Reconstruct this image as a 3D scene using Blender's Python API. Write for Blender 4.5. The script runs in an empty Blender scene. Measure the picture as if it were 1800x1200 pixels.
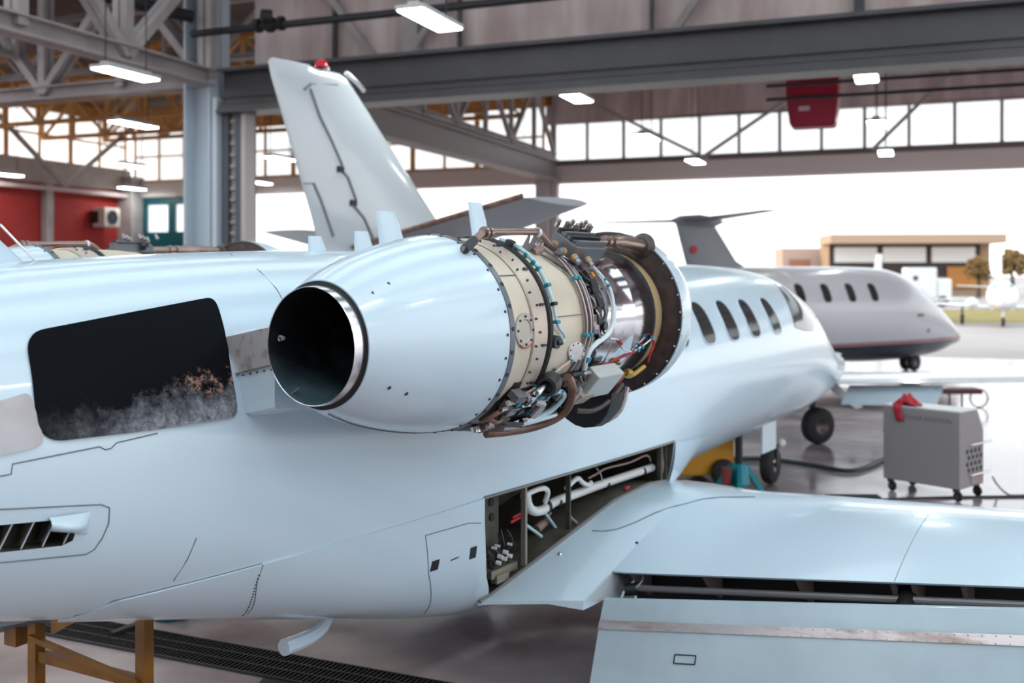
import bpy, bmesh, math, random
import numpy as np
from mathutils import Vector, Matrix
random.seed(7)
R = math.radians
sc = bpy.context.scene
col = sc.collection

# ------------------------------------------------------------------ camera, sky, sun, exposure
cam_d = bpy.data.cameras.new('camera')
cam_d.sensor_width = 36.0
cam_d.lens = 36.0
cam_d.shift_y = -120.0 / 1800.0
cam_d.clip_start = 0.05
cam_d.clip_end = 2000
cam_d.dof.use_dof = True
cam_d.dof.focus_distance = 5.0
cam_d.dof.aperture_fstop = 1.6
cam = bpy.data.objects.new('camera', cam_d)
cam.location = (0, 0, 2.7)
cam.rotation_euler = (R(90), 0, 0)
col.objects.link(cam)
sc.camera = cam

w = bpy.data.worlds.new('world'); sc.world = w
w.use_nodes = True
nt = w.node_tree; nt.nodes.clear()
wo = nt.nodes.new('ShaderNodeOutputWorld'); bg = nt.nodes.new('ShaderNodeBackground')
tc = nt.nodes.new('ShaderNodeTexCoord'); sx = nt.nodes.new('ShaderNodeSeparateXYZ')
cr = nt.nodes.new('ShaderNodeValToRGB')
cr.color_ramp.elements[0].position = 0.0; cr.color_ramp.elements[0].color = (1.0, .97, .94, 1)
cr.color_ramp.elements[1].position = .35; cr.color_ramp.elements[1].color = (.80, .91, 1.0, 1)
nt.links.new(tc.outputs['Generated'], sx.inputs[0]); nt.links.new(sx.outputs['Z'], cr.inputs[0])
nt.links.new(cr.outputs[0], bg.inputs['Color'])
bg.inputs['Strength'].default_value = 1.75
nt.links.new(bg.outputs[0], wo.inputs['Surface'])

sun_d = bpy.data.lights.new('sun', 'SUN'); sun_d.energy = 2.2; sun_d.angle = R(6); sun_d.color = (1.0, .66, .36)
sun = bpy.data.objects.new('sun', sun_d); col.objects.link(sun)
sun.rotation_euler = Vector((.80, -.50, -.36)).to_track_quat('-Z', 'Y').to_euler()

sc.view_settings.view_transform = 'Standard'
sc.view_settings.look = 'None'
sc.view_settings.gamma = 1.0
sc.view_settings.use_curve_mapping = False
sc.view_settings.exposure = 0.34

# ------------------------------------------------------------------ materials
MATS = {}
def mat(name, color, rough=.5, metal=0.0, coat=0.0, emit=None, estr=0.0, spec=.5):
    if name in MATS: return MATS[name]
    m = bpy.data.materials.new(name); m.use_nodes = True
    b = m.node_tree.nodes['Principled BSDF']
    b.inputs['Base Color'].default_value = (*color, 1)
    b.inputs['Roughness'].default_value = rough
    b.inputs['Metallic'].default_value = metal
    b.inputs['Coat Weight'].default_value = coat
    b.inputs['Coat Roughness'].default_value = .06
    b.inputs['Specular IOR Level'].default_value = spec
    if emit:
        b.inputs['Emission Color'].default_value = (*emit, 1); b.inputs['Emission Strength'].default_value = estr
    MATS[name] = m
    return m
def N(m, t, **kw):
    n = m.node_tree.nodes.new(t)
    for k, v in kw.items(): setattr(n, k, v)
    return n
def noisy(m, c1, c2, scale=3.0, lo=.4, hi=.65, stretch=(1, 1, 1), detail=6, rough=None, coord='Object'):
    """mottle the base colour between two colours (wear, dirt, grain"""
    t = m.node_tree; b = t.nodes['Principled BSDF']
    tc = N(m, 'ShaderNodeTexCoord'); mp = N(m, 'ShaderNodeMapping'); nz = N(m, 'ShaderNodeTexNoise'); cr = N(m, 'ShaderNodeValToRGB')
    mp.inputs['Scale'].default_value = stretch
    nz.inputs['Scale'].default_value = scale; nz.inputs['Detail'].default_value = detail
    cr.color_ramp.elements[0].position = lo; cr.color_ramp.elements[1].position = hi
    cr.color_ramp.elements[0].color = (*c1, 1); cr.color_ramp.elements[1].color = (*c2, 1)
    t.links.new(tc.outputs[coord], mp.inputs[0]); t.links.new(mp.outputs[0], nz.inputs['Vector'])
    t.links.new(nz.outputs[0], cr.inputs[0]); t.links.new(cr.outputs[0], b.inputs['Base Color'])
    if rough:
        mr = N(m, 'ShaderNodeMapRange'); mr.inputs['To Min'].default_value = rough[0]; mr.inputs['To Max'].default_value = rough[1]
        mr.inputs['From Min'].default_value = lo; mr.inputs['From Max'].default_value = hi
        t.links.new(nz.outputs[0], mr.inputs[0]); t.links.new(mr.outputs[0], b.inputs['Roughness'])
    return m

PAINT = mat('aircraft_paint', (.585, .715, .815), .26, 0, .4)
PAINT_G = mat('aircraft_paint_grey', (.52, .56, .60), .35, 0, .2)
FLAPM = noisy(mat('flap_paint', (.6, .7, .76), .32, 0, .3), (.46, .575, .65), (.53, .65, .73), 2.2, .35, .6)
SEAM = mat('seam_sealant', (.16, .18, .20), .7)
SCREW = mat('screw_steel', (.06, .065, .075), .4, .6)
ALU = mat('bare_aluminium', (.74, .73, .74), .22, 1.0)
ALU_R = noisy(mat('worn_aluminium', (.6, .58, .58), .35, .45), (.40, .29, .25), (.74, .71, .72), 4, .30, .46, (1, 3, 3), rough=(.5, .3))
STRIPM = noisy(mat('scuffed_strip', (.6, .5, .5), .3, .75), (.36, .25, .21), (.66, .58, .57), 3, .30, .55, (.6, 1, 4), rough=(.45, .22))
SILVER = mat('polished_case', (.62, .62, .66), .12, 1.0)
TAN = noisy(mat('tan_casing', (.6, .5, .37), .45, .15), (.56, .485, .385), (.66, .585, .475), 3, .35, .65)
BEIGE = mat('beige_flange', (.55, .47, .40), .4, .4)
BLACK = mat('black_rubber', (.012, .013, .015), .55)
DARK = mat('dark_metal', (.045, .045, .05), .45, .6)
GUN = mat('grey_box', (.15, .155, .17), .45, .3)
BULK = noisy(mat('bulkhead_brown', (.075, .05, .05), .45, .2), (.055, .038, .038), (.105, .075, .072), 14, .35, .7)
COPPER = noisy(mat('brown_duct', (.22, .12, .09), .4, .5), (.16, .08, .06), (.30, .18, .14), 9, .35, .7)
BRONZE = mat('bleed_pipe', (.34, .25, .22), .3, .85)
TUBEM = mat('steel_tube', (.36, .30, .30), .33, .8)
HOSE_B = mat('pale_blue_hose', (.45, .66, .74), .55)
HOSE_W = mat('white_hose', (.68, .76, .78), .5)
TEALC = mat('teal_clamp', (.02, .25, .33), .45)
WHITEP = mat('white_plastic', (.75, .76, .77), .45)
ORANGE = mat('orange_connector', (.6, .22, .01), .5)
REDP = mat('red_plastic', (.45, .015, .03), .5)
PINK = mat('pink_primer', (.30, .20, .185), .5)
GLASS = mat('dark_window_glass', (.025, .03, .035), .07, 0, 0, spec=.9)
OLIVE = noisy(mat('olive_primer', (.13, .115, .085), .55), (.045, .04, .03), (.10, .09, .066), 6, .3, .7)  # shadow inside the open bay put into this darkened primer
TYRE = mat('tyre_rubber', (.014, .014, .017), .7)
SOOT = mat('sooty_steel_sheen', (.012, .013, .016), .55, .3)
noisy(SOOT, (.008, .009, .012), (.09, .15, .18), 2.0, .42, .62, rough=(.5, .25))  # bluish sheen of light inside the nozzle put into the soot colour
RED = mat('red_enamel', (.33, .004, .03), .45)
STEELP = noisy(mat('painted_steel', (.42, .38, .38), .5), (.34, .305, .305), (.46, .415, .41), 1.3, .35, .65)
GIRD = noisy(mat('girder_grey', (.15, .15, .165), .34, .2), (.058, .056, .064), (.08, .078, .086), .9, .3, .7)
COLM = mat('column_paint', (.52, .60, .68), .35)
ORANGE_GLOW = noisy(mat('glow_tinted_steel', (.5, .26, .1), .5), (.58, .27, .07), (.80, .43, .15), 1.5, .3, .7)  # orange glow around the left windows put into the steel's colour
YEL = noisy(mat('yellow_enamel', (.6, .27, .02), .45), (.15, .055, .002), (.27, .11, .003), 4, .38, .62)  # shade under the fuselage put into this darkened enamel
YELB = mat('bright_yellow', (.75, .34, .01), .45)
TEALD = mat('teal_door_paint', (.0, .10, .125), .45)
TEALJ = mat('teal_jack_paint', (.0, .22, .28), .4)
CONC = noisy(mat('concrete_band', (.5, .43, .4), .8), (.43, .36, .33), (.56, .49, .45), 2, .3, .7)
CARTM = mat('cart_grey', (.27, .245, .25), .5)

def floor_mat():
    m = mat('epoxy_floor', (.3, .25, .25), .2)
    t = m.node_tree; b = t.nodes['Principled BSDF']
    noisy(m, (.17, .125, .125), (.50, .435, .445), .55, .36, .64, rough=(.07, .20))
    bp = N(m, 'ShaderNodeBump'); nz = N(m, 'ShaderNodeTexNoise'); nz.inputs['Scale'].default_value = 1.4
    bp.inputs['Strength'].default_value = .04; t.links.new(nz.outputs[0], bp.inputs['Height']); t.links.new(bp.outputs[0], b.inputs['Normal'])
    b.inputs['Specular IOR Level'].default_value = .6
    return m
FLOORM = floor_mat()
APRONM = noisy(mat('apron_concrete', (.5, .47, .46), .6), (.27, .235, .225), (.38, .345, .33), .12, .3, .7)
GRASSM = noisy(mat('dry_grass', (.3, .28, .05), .9), (.17, .135, .03), (.27, .215, .05), .3, .3, .7)
def brick_mat():
    m = mat('red_brick', (.4, .03, .02), .75)
    t = m.node_tree; b = t.nodes['Principled BSDF']
    tc = N(m, 'ShaderNodeTexCoord'); mp = N(m, 'ShaderNodeMapping'); br = N(m, 'ShaderNodeTexBrick')
    mp.inputs['Rotation'].default_value = (R(90), 0, 0)
    br.inputs['Scale'].default_value = 3.2
    br.inputs['Color1'].default_value = (.50, .03, .022, 1); br.inputs['Color2'].default_value = (.40, .022, .018, 1)
    br.inputs['Mortar'].default_value = (.30, .03, .03, 1); br.inputs['Mortar Size'].default_value = .03
    t.links.new(tc.outputs['Object'], mp.inputs[0]); t.links.new(mp.outputs[0], br.inputs['Vector']); t.links.new(br.outputs[0], b.inputs['Base Color'])
    return m
BRICK = brick_mat()
def corr_mat(name, c1, c2, axis=0, scale=9):
    """translucent corrugated sheet with dirt streaks"""
    m = mat(name, c1, .6)
    t = m.node_tree; b = t.nodes['Principled BSDF']
    noisy(m, c1, c2, .8, .38, .66, (2.5, 2.5, .5) if axis == 0 else (1, 1, 1))
    tc = N(m, 'ShaderNodeTexCoord'); wv = N(m, 'ShaderNodeTexWave'); wv.inputs['Scale'].default_value = scale
    wv.bands_direction = 'X'
    bp = N(m, 'ShaderNodeBump'); bp.inputs['Strength'].default_value = .5
    t.links.new(tc.outputs['Object'], wv.inputs['Vector']); t.links.new(wv.outputs[0], bp.inputs['Height']); t.links.new(bp.outputs[0], b.inputs['Normal'])
    return m
PANEL = corr_mat('corrugated_panel', (.52, .40, .385), (.76, .645, .625), 0, 5)
ROOFM = corr_mat('roof_sheet', (.46, .34, .32), (.62, .49, .47), 1, 4)
ROOFD = corr_mat('roof_boards', (.075, .055, .05), (.14, .10, .095), 1, 4)
def pane_mat():
    m = bpy.data.materials.new('window_pane'); m.use_nodes = True
    t = m.node_tree; t.nodes.clear()
    o = N(m, 'ShaderNodeOutputMaterial'); a = N(m, 'ShaderNodeBsdfTransparent'); g = N(m, 'ShaderNodeBsdfGlossy'); x = N(m, 'ShaderNodeMixShader')
    tr = N(m, 'ShaderNodeBsdfTranslucent'); x2 = N(m, 'ShaderNodeMixShader')
    tr.inputs['Color'].default_value = (.95, .97, .97, 1)
    a.inputs['Color'].default_value = (.97, .98, .98, 1); g.inputs['Roughness'].default_value = .05
    x.inputs[0].default_value = .06; x2.inputs[0].default_value = .3
    t.links.new(a.outputs[0], x2.inputs[1]); t.links.new(tr.outputs[0], x2.inputs[2])
    t.links.new(x2.outputs[0], x.inputs[1]); t.links.new(g.outputs[0], x.inputs[2]); t.links.new(x.outputs[0], o.inputs[0])
    return m
PANE = pane_mat()
LAMP = mat('lamp_tube', (1, 1, 1), .4, emit=(.90, 1.0, .97), estr=24.0)
FIXT = mat('lamp_housing', (.6, .6, .6), .4)

def panel_soot_mat():
    """black heat panel: gloss black with a chalky blistered smear along its lower part"""
    m = mat('soot_panel', (.006, .007, .009), .22, spec=.02)
    t = m.node_tree; b = t.nodes['Principled BSDF']
    tc = N(m, 'ShaderNodeTexCoord'); sp = N(m, 'ShaderNodeSeparateXYZ'); nz = N(m, 'ShaderNodeTexNoise'); nz2 = N(m, 'ShaderNodeTexNoise')
    nz.inputs['Scale'].default_value = 9; nz.inputs['Detail'].default_value = 9; nz.inputs['Roughness'].default_value = .72
    nz2.inputs['Scale'].default_value = 26; nz2.inputs['Detail'].default_value = 10; nz2.inputs['Roughness'].default_value = .8
    t.links.new(tc.outputs['Object'], sp.inputs[0]); t.links.new(tc.outputs['Object'], nz.inputs['Vector']); t.links.new(tc.outputs['Object'], nz2.inputs['Vector'])
    # height of the smear edge rises forward: edge z = 2.235 + .05*(x+.5)
    ma = N(m, 'ShaderNodeMath', operation='MULTIPLY_ADD'); ma.inputs[1].default_value = -.07; ma.inputs[2].default_value = -2.235 + .02
    t.links.new(sp.outputs['X'], ma.inputs[0])
    ad = N(m, 'ShaderNodeMath', operation='ADD'); t.links.new(sp.outputs['Z'], ad.inputs[0]); t.links.new(ma.outputs[0], ad.inputs[1])
    n1 = N(m, 'ShaderNodeMath', operation='MULTIPLY_ADD'); n1.inputs[1].default_value = .36; n1.inputs[2].default_value = -.18
    t.links.new(nz.outputs[0], n1.inputs[0])
    s2 = N(m, 'ShaderNodeMath', operation='SUBTRACT'); t.links.new(ad.outputs[0], s2.inputs[1]); t.links.new(n1.outputs[0], s2.inputs[0])
    mr = N(m, 'ShaderNodeMapRange'); mr.inputs['From Min'].default_value = .0; mr.inputs['From Max'].default_value = .14
    t.links.new(s2.outputs[0], mr.inputs[0])
    # fade toward the tail end
    fx = N(m, 'ShaderNodeMapRange'); fx.inputs['From Min'].default_value = -.9; fx.inputs['From Max'].default_value = -.35; fx.inputs['To Min'].default_value = .12
    t.links.new(sp.outputs['X'], fx.inputs[0])
    mu = N(m, 'ShaderNodeMath', operation='MULTIPLY'); t.links.new(mr.outputs[0], mu.inputs[0]); t.links.new(fx.outputs[0], mu.inputs[1])
    mu2 = N(m, 'ShaderNodeMath', operation='MULTIPLY'); t.links.new(mu.outputs[0], mu2.inputs[0])
    c2 = N(m, 'ShaderNodeMapRange'); c2.inputs['From Min'].default_value = .30; c2.inputs['From Max'].default_value = .78
    t.links.new(nz2.outputs[0], c2.inputs[0]); t.links.new(c2.outputs[0], mu2.inputs[1])
    mx = N(m, 'ShaderNodeMix', data_type='RGBA'); mx.inputs[6].default_value = (.006, .007, .009, 1); mx.inputs[7].default_value = (.56, .58, .66, 1)
    t.links.new(mu2.outputs[0], mx.inputs[0])
    # rust brown blistered band right on the smear's upper edge
    ab = N(m, 'ShaderNodeMath', operation='ABSOLUTE'); t.links.new(s2.outputs[0], ab.inputs[0])
    rb = N(m, 'ShaderNodeMapRange'); rb.inputs['From Min'].default_value = .0; rb.inputs['From Max'].default_value = .05; rb.inputs['To Min'].default_value = 1; rb.inputs['To Max'].default_value = 0
    t.links.new(ab.outputs[0], rb.inputs[0])
    fx2 = N(m, 'ShaderNodeMapRange'); fx2.inputs['From Min'].default_value = -.30; fx2.inputs['From Max'].default_value = -.2
    t.links.new(sp.outputs['X'], fx2.inputs[0])
    rb2 = N(m, 'ShaderNodeMath', operation='MULTIPLY'); t.links.new(rb.outputs[0], rb2.inputs[0]); t.links.new(fx2.outputs[0], rb2.inputs[1])
    rb3 = N(m, 'ShaderNodeMath', operation='MULTIPLY'); c3 = N(m, 'ShaderNodeMapRange'); c3.inputs['From Min'].default_value = .50; c3.inputs['From Max'].default_value = .56
    t.links.new(nz2.outputs[0], c3.inputs[0]); t.links.new(c3.outputs[0], rb3.inputs[1]); t.links.new(rb2.outputs[0], rb3.inputs[0])
    mx2 = N(m, 'ShaderNodeMix', data_type='RGBA'); mx2.inputs[7].default_value = (.42, .24, .19, 1)
    t.links.new(rb3.outputs[0], mx2.inputs[0]); t.links.new(mx.outputs[2], mx2.inputs[6])
    t.links.new(mx2.outputs[2], b.inputs['Base Color'])
    rr = N(m, 'ShaderNodeMapRange'); rr.inputs['To Min'].default_value = .40; rr.inputs['To Max'].default_value = .8
    t.links.new(mu2.outputs[0], rr.inputs[0]); t.links.new(rr.outputs[0], b.inputs['Roughness'])
    return m
SOOTP = panel_soot_mat()

# ------------------------------------------------------------------ mesh helpers
class MB:
    def __init__(s): s.v = []; s.f = []; s.m = []
    def add(s, vs, fs, mi=0):
        o = len(s.v); s.v += [tuple(map(float, p)) for p in vs]
        for f in fs: s.f.append(tuple(i + o for i in f)); s.m.append(mi)
        return s
    def grid(s, rows, closed=False, mi=0, cap0=False, cap1=False):
        n = len(rows[0]); vs = [p for r in rows for p in r]; fs = []
        for i in range(len(rows) - 1):
            for j in range(n if closed else n - 1):
                k = (j + 1) % n
                fs.append((i * n + j, i * n + k, (i + 1) * n + k, (i + 1) * n + j))
        if cap0: fs.append(tuple(range(n - 1, -1, -1)))
        if cap1: fs.append(tuple((len(rows) - 1) * n + j for j in range(n)))
        return s.add(vs, fs, mi)
    def box(s, c, d, rot=None, mi=0):
        c = Vector(c); q = rot or Matrix.Identity(3)
        vs = [c + q @ Vector((x * d[0] / 2, y * d[1] / 2, z * d[2] / 2)) for x in (-1, 1) for y in (-1, 1) for z in (-1, 1)]
        return s.add(vs, [(0, 1, 3, 2), (4, 6, 7, 5), (0, 4, 5, 1), (2, 3, 7, 6), (0, 2, 6, 4), (1, 5, 7, 3)], mi)
    def beam(s, a, b, wd, ht, up=(0, 0, 1), mi=0):
        a = Vector(a); b = Vector(b); x = (b - a).normalized(); u = Vector(up)
        y = u.cross(x)
        if y.length < 1e-4: y = Vector((1, 0, 0)).cross(x)
        y.normalize(); z = x.cross(y)
        return s.box((a + b) / 2, ((b - a).length, wd, ht), Matrix((x, y, z)).transposed(), mi)
    def ibeam(s, a, b, wd, ht, th=.02, up=(0, 0, 1), mi=0):
        u = Vector(up).normalized(); a = Vector(a); b = Vector(b)
        s.beam(a, b, th, ht, up, mi)
        for k in (-1, 1):
            o = u * (k * (ht / 2 - th / 2)); s.beam(a + o, b + o, wd, th, up, mi)
        return s
    def tube(s, pts, r, n=10, closed=False, mi=0, caps=True):
        P = [Vector(p) for p in pts]; m = len(P)
        rr = r if isinstance(r, (list, tuple)) else [r] * m
        T = []
        for i in range(m):
            if closed: t = P[(i + 1) % m] - P[i - 1]
            else: t = P[min(i + 1, m - 1)] - P[max(i - 1, 0)]
            T.append(t.normalized() if t.length > 1e-9 else Vector((1, 0, 0)))
        a = Vector((0, 0, 1)) if abs(T[0].z) < .9 else Vector((1, 0, 0))
        nrm = (a - T[0] * a.dot(T[0])).normalized(); rows = []
        for i in range(m):
            nrm = (nrm - T[i] * nrm.dot(T[i]))
            nrm = nrm.normalized() if nrm.length > 1e-6 else T[i].orthogonal().normalized()
            bn = T[i].cross(nrm)
            rows.append([P[i] + (nrm * math.cos(q) + bn * math.sin(q)) * rr[i] for q in [2 * math.pi * j / n for j in range(n)]])
        if closed: rows.append(rows[0]); caps = False
        return s.grid(rows, True, mi, caps, caps)
    def lathe(s, c0, ax, prof, n=48, mi=0, a0=0, a1=2 * math.pi, cap0=False, cap1=False, mis=None):
        """prof: list of (distance along ax, radius)"""
        ax = Vector(ax).normalized(); c0 = Vector(c0)
        u = (Vector((0, 0, 1)) - ax * ax.z); u = u.normalized() if u.length > 1e-4 else Vector((1, 0, 0)); v = ax.cross(u)
        full = abs(a1 - a0 - 2 * math.pi) < 1e-6
        an = [a0 + (a1 - a0) * j / (n if full else n - 1) for j in range(n)]
        rows = [[c0 + ax * t + (u * math.cos(q) + v * math.sin(q)) * r for q in an] for t, r in prof]
        if mis is None: return s.grid(rows, full, mi, cap0, cap1)
        for i in range(len(rows) - 1): s.grid(rows[i:i + 2], full, mis[i])
        return s
    def cyl(s, a, b, r, n=16, mi=0, r2=None):
        a = Vector(a); b = Vector(b)
        return s.lathe(a, b - a, [(0, r), ((b - a).length, r if r2 is None else r2)], n, mi, cap0=True, cap1=True)
    def prism(s, poly, off, mi=0):
        """poly: list of 3D points, off: extrusion vector"""
        n = len(poly); off = Vector(off); vs = [Vector(p) for p in poly] + [Vector(p) + off for p in poly]
        fs = [tuple(range(n - 1, -1, -1)), tuple(range(n, 2 * n))] + [(i, (i + 1) % n, n + (i + 1) % n, n + i) for i in range(n)]
        return s.add(vs, fs, mi)
    def ball(s, c, r, mi=0, n=10, sc=(1, 1, 1)):
        rows = []
        for i in range(n + 1):
            a = math.pi * i / n
            rows.append([(c[0] + sc[0] * r * math.sin(a) * math.cos(b), c[1] + sc[1] * r * math.sin(a) * math.sin(b), c[2] + sc[2] * r * math.cos(a)) for b in [2 * math.pi * j / (2 * n) for j in range(2 * n)]])
        return s.grid(rows, True, mi)
    def mesh(s, name, mats, smooth=35):
        me = bpy.data.meshes.new(name); me.from_pydata(s.v, [], s.f)
        for m in (mats if isinstance(mats, (list, tuple)) else [mats]): me.materials.append(m)
        me.polygons.foreach_set('material_index', s.m)
        bm = bmesh.new(); bm.from_mesh(me); bmesh.ops.remove_doubles(bm, verts=bm.verts, dist=1e-5)
        bmesh.ops.recalc_face_normals(bm, faces=bm.faces); bm.to_mesh(me); bm.free()
        if smooth:
            me.polygons.foreach_set('use_smooth', [True] * len(me.polygons)); me.set_sharp_from_angle(angle=R(smooth))
        return me
    def build(s, name, mats, parent=None, smooth=35, label=None, bevel=0):
        o = bpy.data.objects.new(name, s.mesh(name, mats, smooth)); col.objects.link(o)
        if parent: o.parent = parent
        if label: o['label'] = label
        if bevel:
            b = o.modifiers.new('bevel', 'BEVEL'); b.width = bevel; b.segments = 2; b.limit_method = 'ANGLE'; b.angle_limit = R(40)
        return o
def tag(o, label=None, cat=None, group=None, kind=None):
    if label: o['label'] = label
    if cat: o['category'] = cat
    if group: o['group'] = group
    if kind: o['kind'] = kind
    return o
def empty(name, loc=(0, 0, 0), rz=0):
    o = bpy.data.objects.new(name, None); o.empty_display_size = .2; o.location = loc; o.rotation_euler = (0, 0, rz); col.objects.link(o)
    return o
def spline(pts, k=6):
    P = [Vector(p) for p in pts]; out = []
    for i in range(len(P) - 1):
        a = P[max(i - 1, 0)]; b = P[i]; c = P[i + 1]; d = P[min(i + 2, len(P) - 1)]
        for j in range(k):
            t = j / k
            out.append(.5 * ((2 * b) + (c - a) * t + (2 * a - 5 * b + 4 * c - d) * t * t + (3 * b - a - 3 * c + d) * t ** 3))
    return out + [P[-1]]
def hermite(tab, t):
    """monotone cubic through the rows of tab (first column is the abscissa)"""
    x = tab[:, 0]; t = np.atleast_1d(np.asarray(t, float)); out = []
    i = np.clip(np.searchsorted(x, t) - 1, 0, len(x) - 2); h = np.diff(x); s = (t - x[i]) / h[i]
    for c in range(1, tab.shape[1]):
        y = tab[:, c]; d = np.diff(y) / h; m = np.zeros(len(x)); m[0] = d[0]; m[-1] = d[-1]
        for q in range(1, len(x) - 1):
            if d[q - 1] * d[q] > 0:
                w1 = 2 * h[q] + h[q - 1]; w2 = h[q] + 2 * h[q - 1]; m[q] = (w1 + w2) / (w1 / d[q - 1] + w2 / d[q])
        out.append((2 * s**3 - 3 * s**2 + 1) * y[i] + (s**3 - 2 * s**2 + s) * h[i] * m[i] + (-2 * s**3 + 3 * s**2) * y[i + 1] + (s**3 - s**2) * h[i] * m[i + 1])
    return out
class Body:
    """fuselage as a lofted shell: columns t, half width, centre z, top z, bottom z, lower exponent"""
    def __init__(s, tab): s.tab = np.array(tab)
    def par(s, t): return [float(a[0]) for a in hermite(s.tab, t)]
    def pt(s, t, th, off=0):
        w, zc, zt, zb, nl = s.par(t); c = math.cos(th); q = math.sin(th); n = 2.0 if q >= 0 else nl
        y = w * math.copysign(abs(c) ** (2 / n), c); z = zc + (zt - zc if q >= 0 else zc - zb) * math.copysign(abs(q) ** (2 / n), q)
        return (t, y, z)
    def side(s, t, z, sg=-1, off=0.0):
        """point on the starboard (sg=-1) or port (+1) skin at station t and height z, moved out by off along the normal"""
        def y(tt, zz):
            w, zc, zt, zb, nl = s.par(tt)
            u, n = ((zz - zc) / (zt - zc), 2.0) if zz >= zc else ((zc - zz) / (zc - zb), nl)
            return w * max(0, 1 - min(1, max(0, u)) ** n) ** (1 / n)
        y0 = y(t, z); e = .004
        dz = (y(t, z + e) - y(t, z - e)) / (2 * e); dt = (y(t + e, z) - y(t - e, z)) / (2 * e)
        nr = Vector((-dt, 1, -dz)).normalized()
        return Vector((t + nr.x * off, sg * (y0 + nr.y * off), z + nr.z * off))
    def loft(s, ts, n=72, mi=0):
        mb = MB(); rows = [[s.pt(t, 2 * math.pi * j / n) for j in range(n)] for t in ts]
        mb.grid(rows, True, mi, True, True); return mb
    def patch(s, outline, off, rings=6, sg=-1, thick=None):
        """skin-conforming patch bounded by an outline in (t, z)"""
        mb = MB(); cx = sum(p[0] for p in outline) / len(outline); cz = sum(p[1] for p in outline) / len(outline)
        rows = []
        if thick: rows.append([s.side(a, b, sg, off - thick) for a, b in outline])
        for k in range(rings):
            f = 1 - k / rings; rows.append([s.side(cx + (a - cx) * f, cz + (b - cz) * f, sg, off) for a, b in outline])
        mb.grid(rows, True); n = len(outline); o = len(mb.v); mb.v.append(tuple(s.side(cx, cz, sg, off)))
        for j in range(n): mb.f.append((o - n + j, o - n + (j + 1) % n, o)); mb.m.append(0)
        return mb
def rrect(t0, t1, z0, z1, r, skew=0.0, n=5):
    pts = []
    for cx, cz, a in ((t1 - r, z1 - r, 0), (t0 + r, z1 - r, 90), (t0 + r, z0 + r, 180), (t1 - r, z0 + r, 270)):
        for k in range(n + 1):
            q = R(a + 90 * k / n); pts.append((cx + r * math.cos(q) + skew * (cz + r * math.sin(q) - z0), cz + r * math.sin(q)))
    return pts
def dense(poly, step=.05, closed=True):
    out = []
    for i in range(len(poly) - (0 if closed else 1)):
        a = poly[i]; b = poly[(i + 1) % len(poly)]; L = math.dist(a, b); k = max(1, int(L / step))
        out += [(a[0] + (b[0] - a[0]) * j / k, a[1] + (b[1] - a[1]) * j / k) for j in range(k)]
    if not closed: out.append(poly[-1])
    return out
def soften(poly, r=.05, n=4):
    """round the corners of a (t,z) polygon"""
    out = []; m = len(poly)
    for i in range(m):
        p = Vector(poly[i]); a = Vector(poly[i - 1]) - p; b = Vector(poly[(i + 1) % m]) - p
        ra = min(r, a.length * .45); rb = min(r, b.length * .45)
        p0 = p + a.normalized() * ra; p1 = p + b.normalized() * rb
        for k in range(n + 1):
            t = k / n; out.append(tuple((1 - t) ** 2 * p0 + 2 * t * (1 - t) * p + t * t * p1))
    return out

# ------------------------------------------------------------------ hangar frame
DH = Vector((.3665, .9304, 0)); RH = Vector((.9304, -.3665, 0)); C1 = Vector((-5.16, 20.9, 0))
def hp(u, v, z=0.0): return C1 + RH * u + DH * v + Vector((0, 0, z))
HROT = Matrix((RH, DH, Vector((0, 0, 1)))).transposed()
def struct(o, label=None):
    o['kind'] = 'structure'
    if label: o['label'] = label
    return o
ZROOF = 9.6; VF = 17.5; UL = -19.2

# floor, apron, grass, roof
f = MB(); f.add([hp(-20, -36), hp(40, -36), hp(40, VF + .6), hp(-20, VF + .6)], [(0, 1, 2, 3)]); struct(f.build('floor', FLOORM), 'glossy pinkish grey epoxy hangar floor')
f = MB(); f.add([(-700, -300, -.02), (900, -300, -.02), (900, 900, -.02), (-700, 900, -.02)], [(0, 1, 2, 3)]); struct(f.build('ground', APRONM), 'pale concrete apron outside the hangar')
f = MB(); f.box((60, 66, -.005), (300, 20, .02)); struct(f.build('grass_verge', GRASSM), 'strip of dry yellow green grass beyond the apron')
rf = MB(); rf.box(hp(19.4, 9, ZROOF + .1), (39.2, 22, .12), HROT); struct(rf.build('ceiling', ROOFM), 'pinkish corrugated roof sheeting of the far hangar bay')
rf = MB(); rf.box(hp(-10.7, 9, ZROOF + .1), (21, 22, .12), HROT); struct(rf.build('ceiling', ROOFD), 'dark boarded roof over the left bay')
for k in range(7):
    rf = MB(); rf.box(hp(19.4, 1.8 + 2.4 * k, ZROOF - .06), (38, .10, .18), HROT); struct(rf.build('roof_purlin', STEELP), 'thin steel purlin under the far roof')

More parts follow.
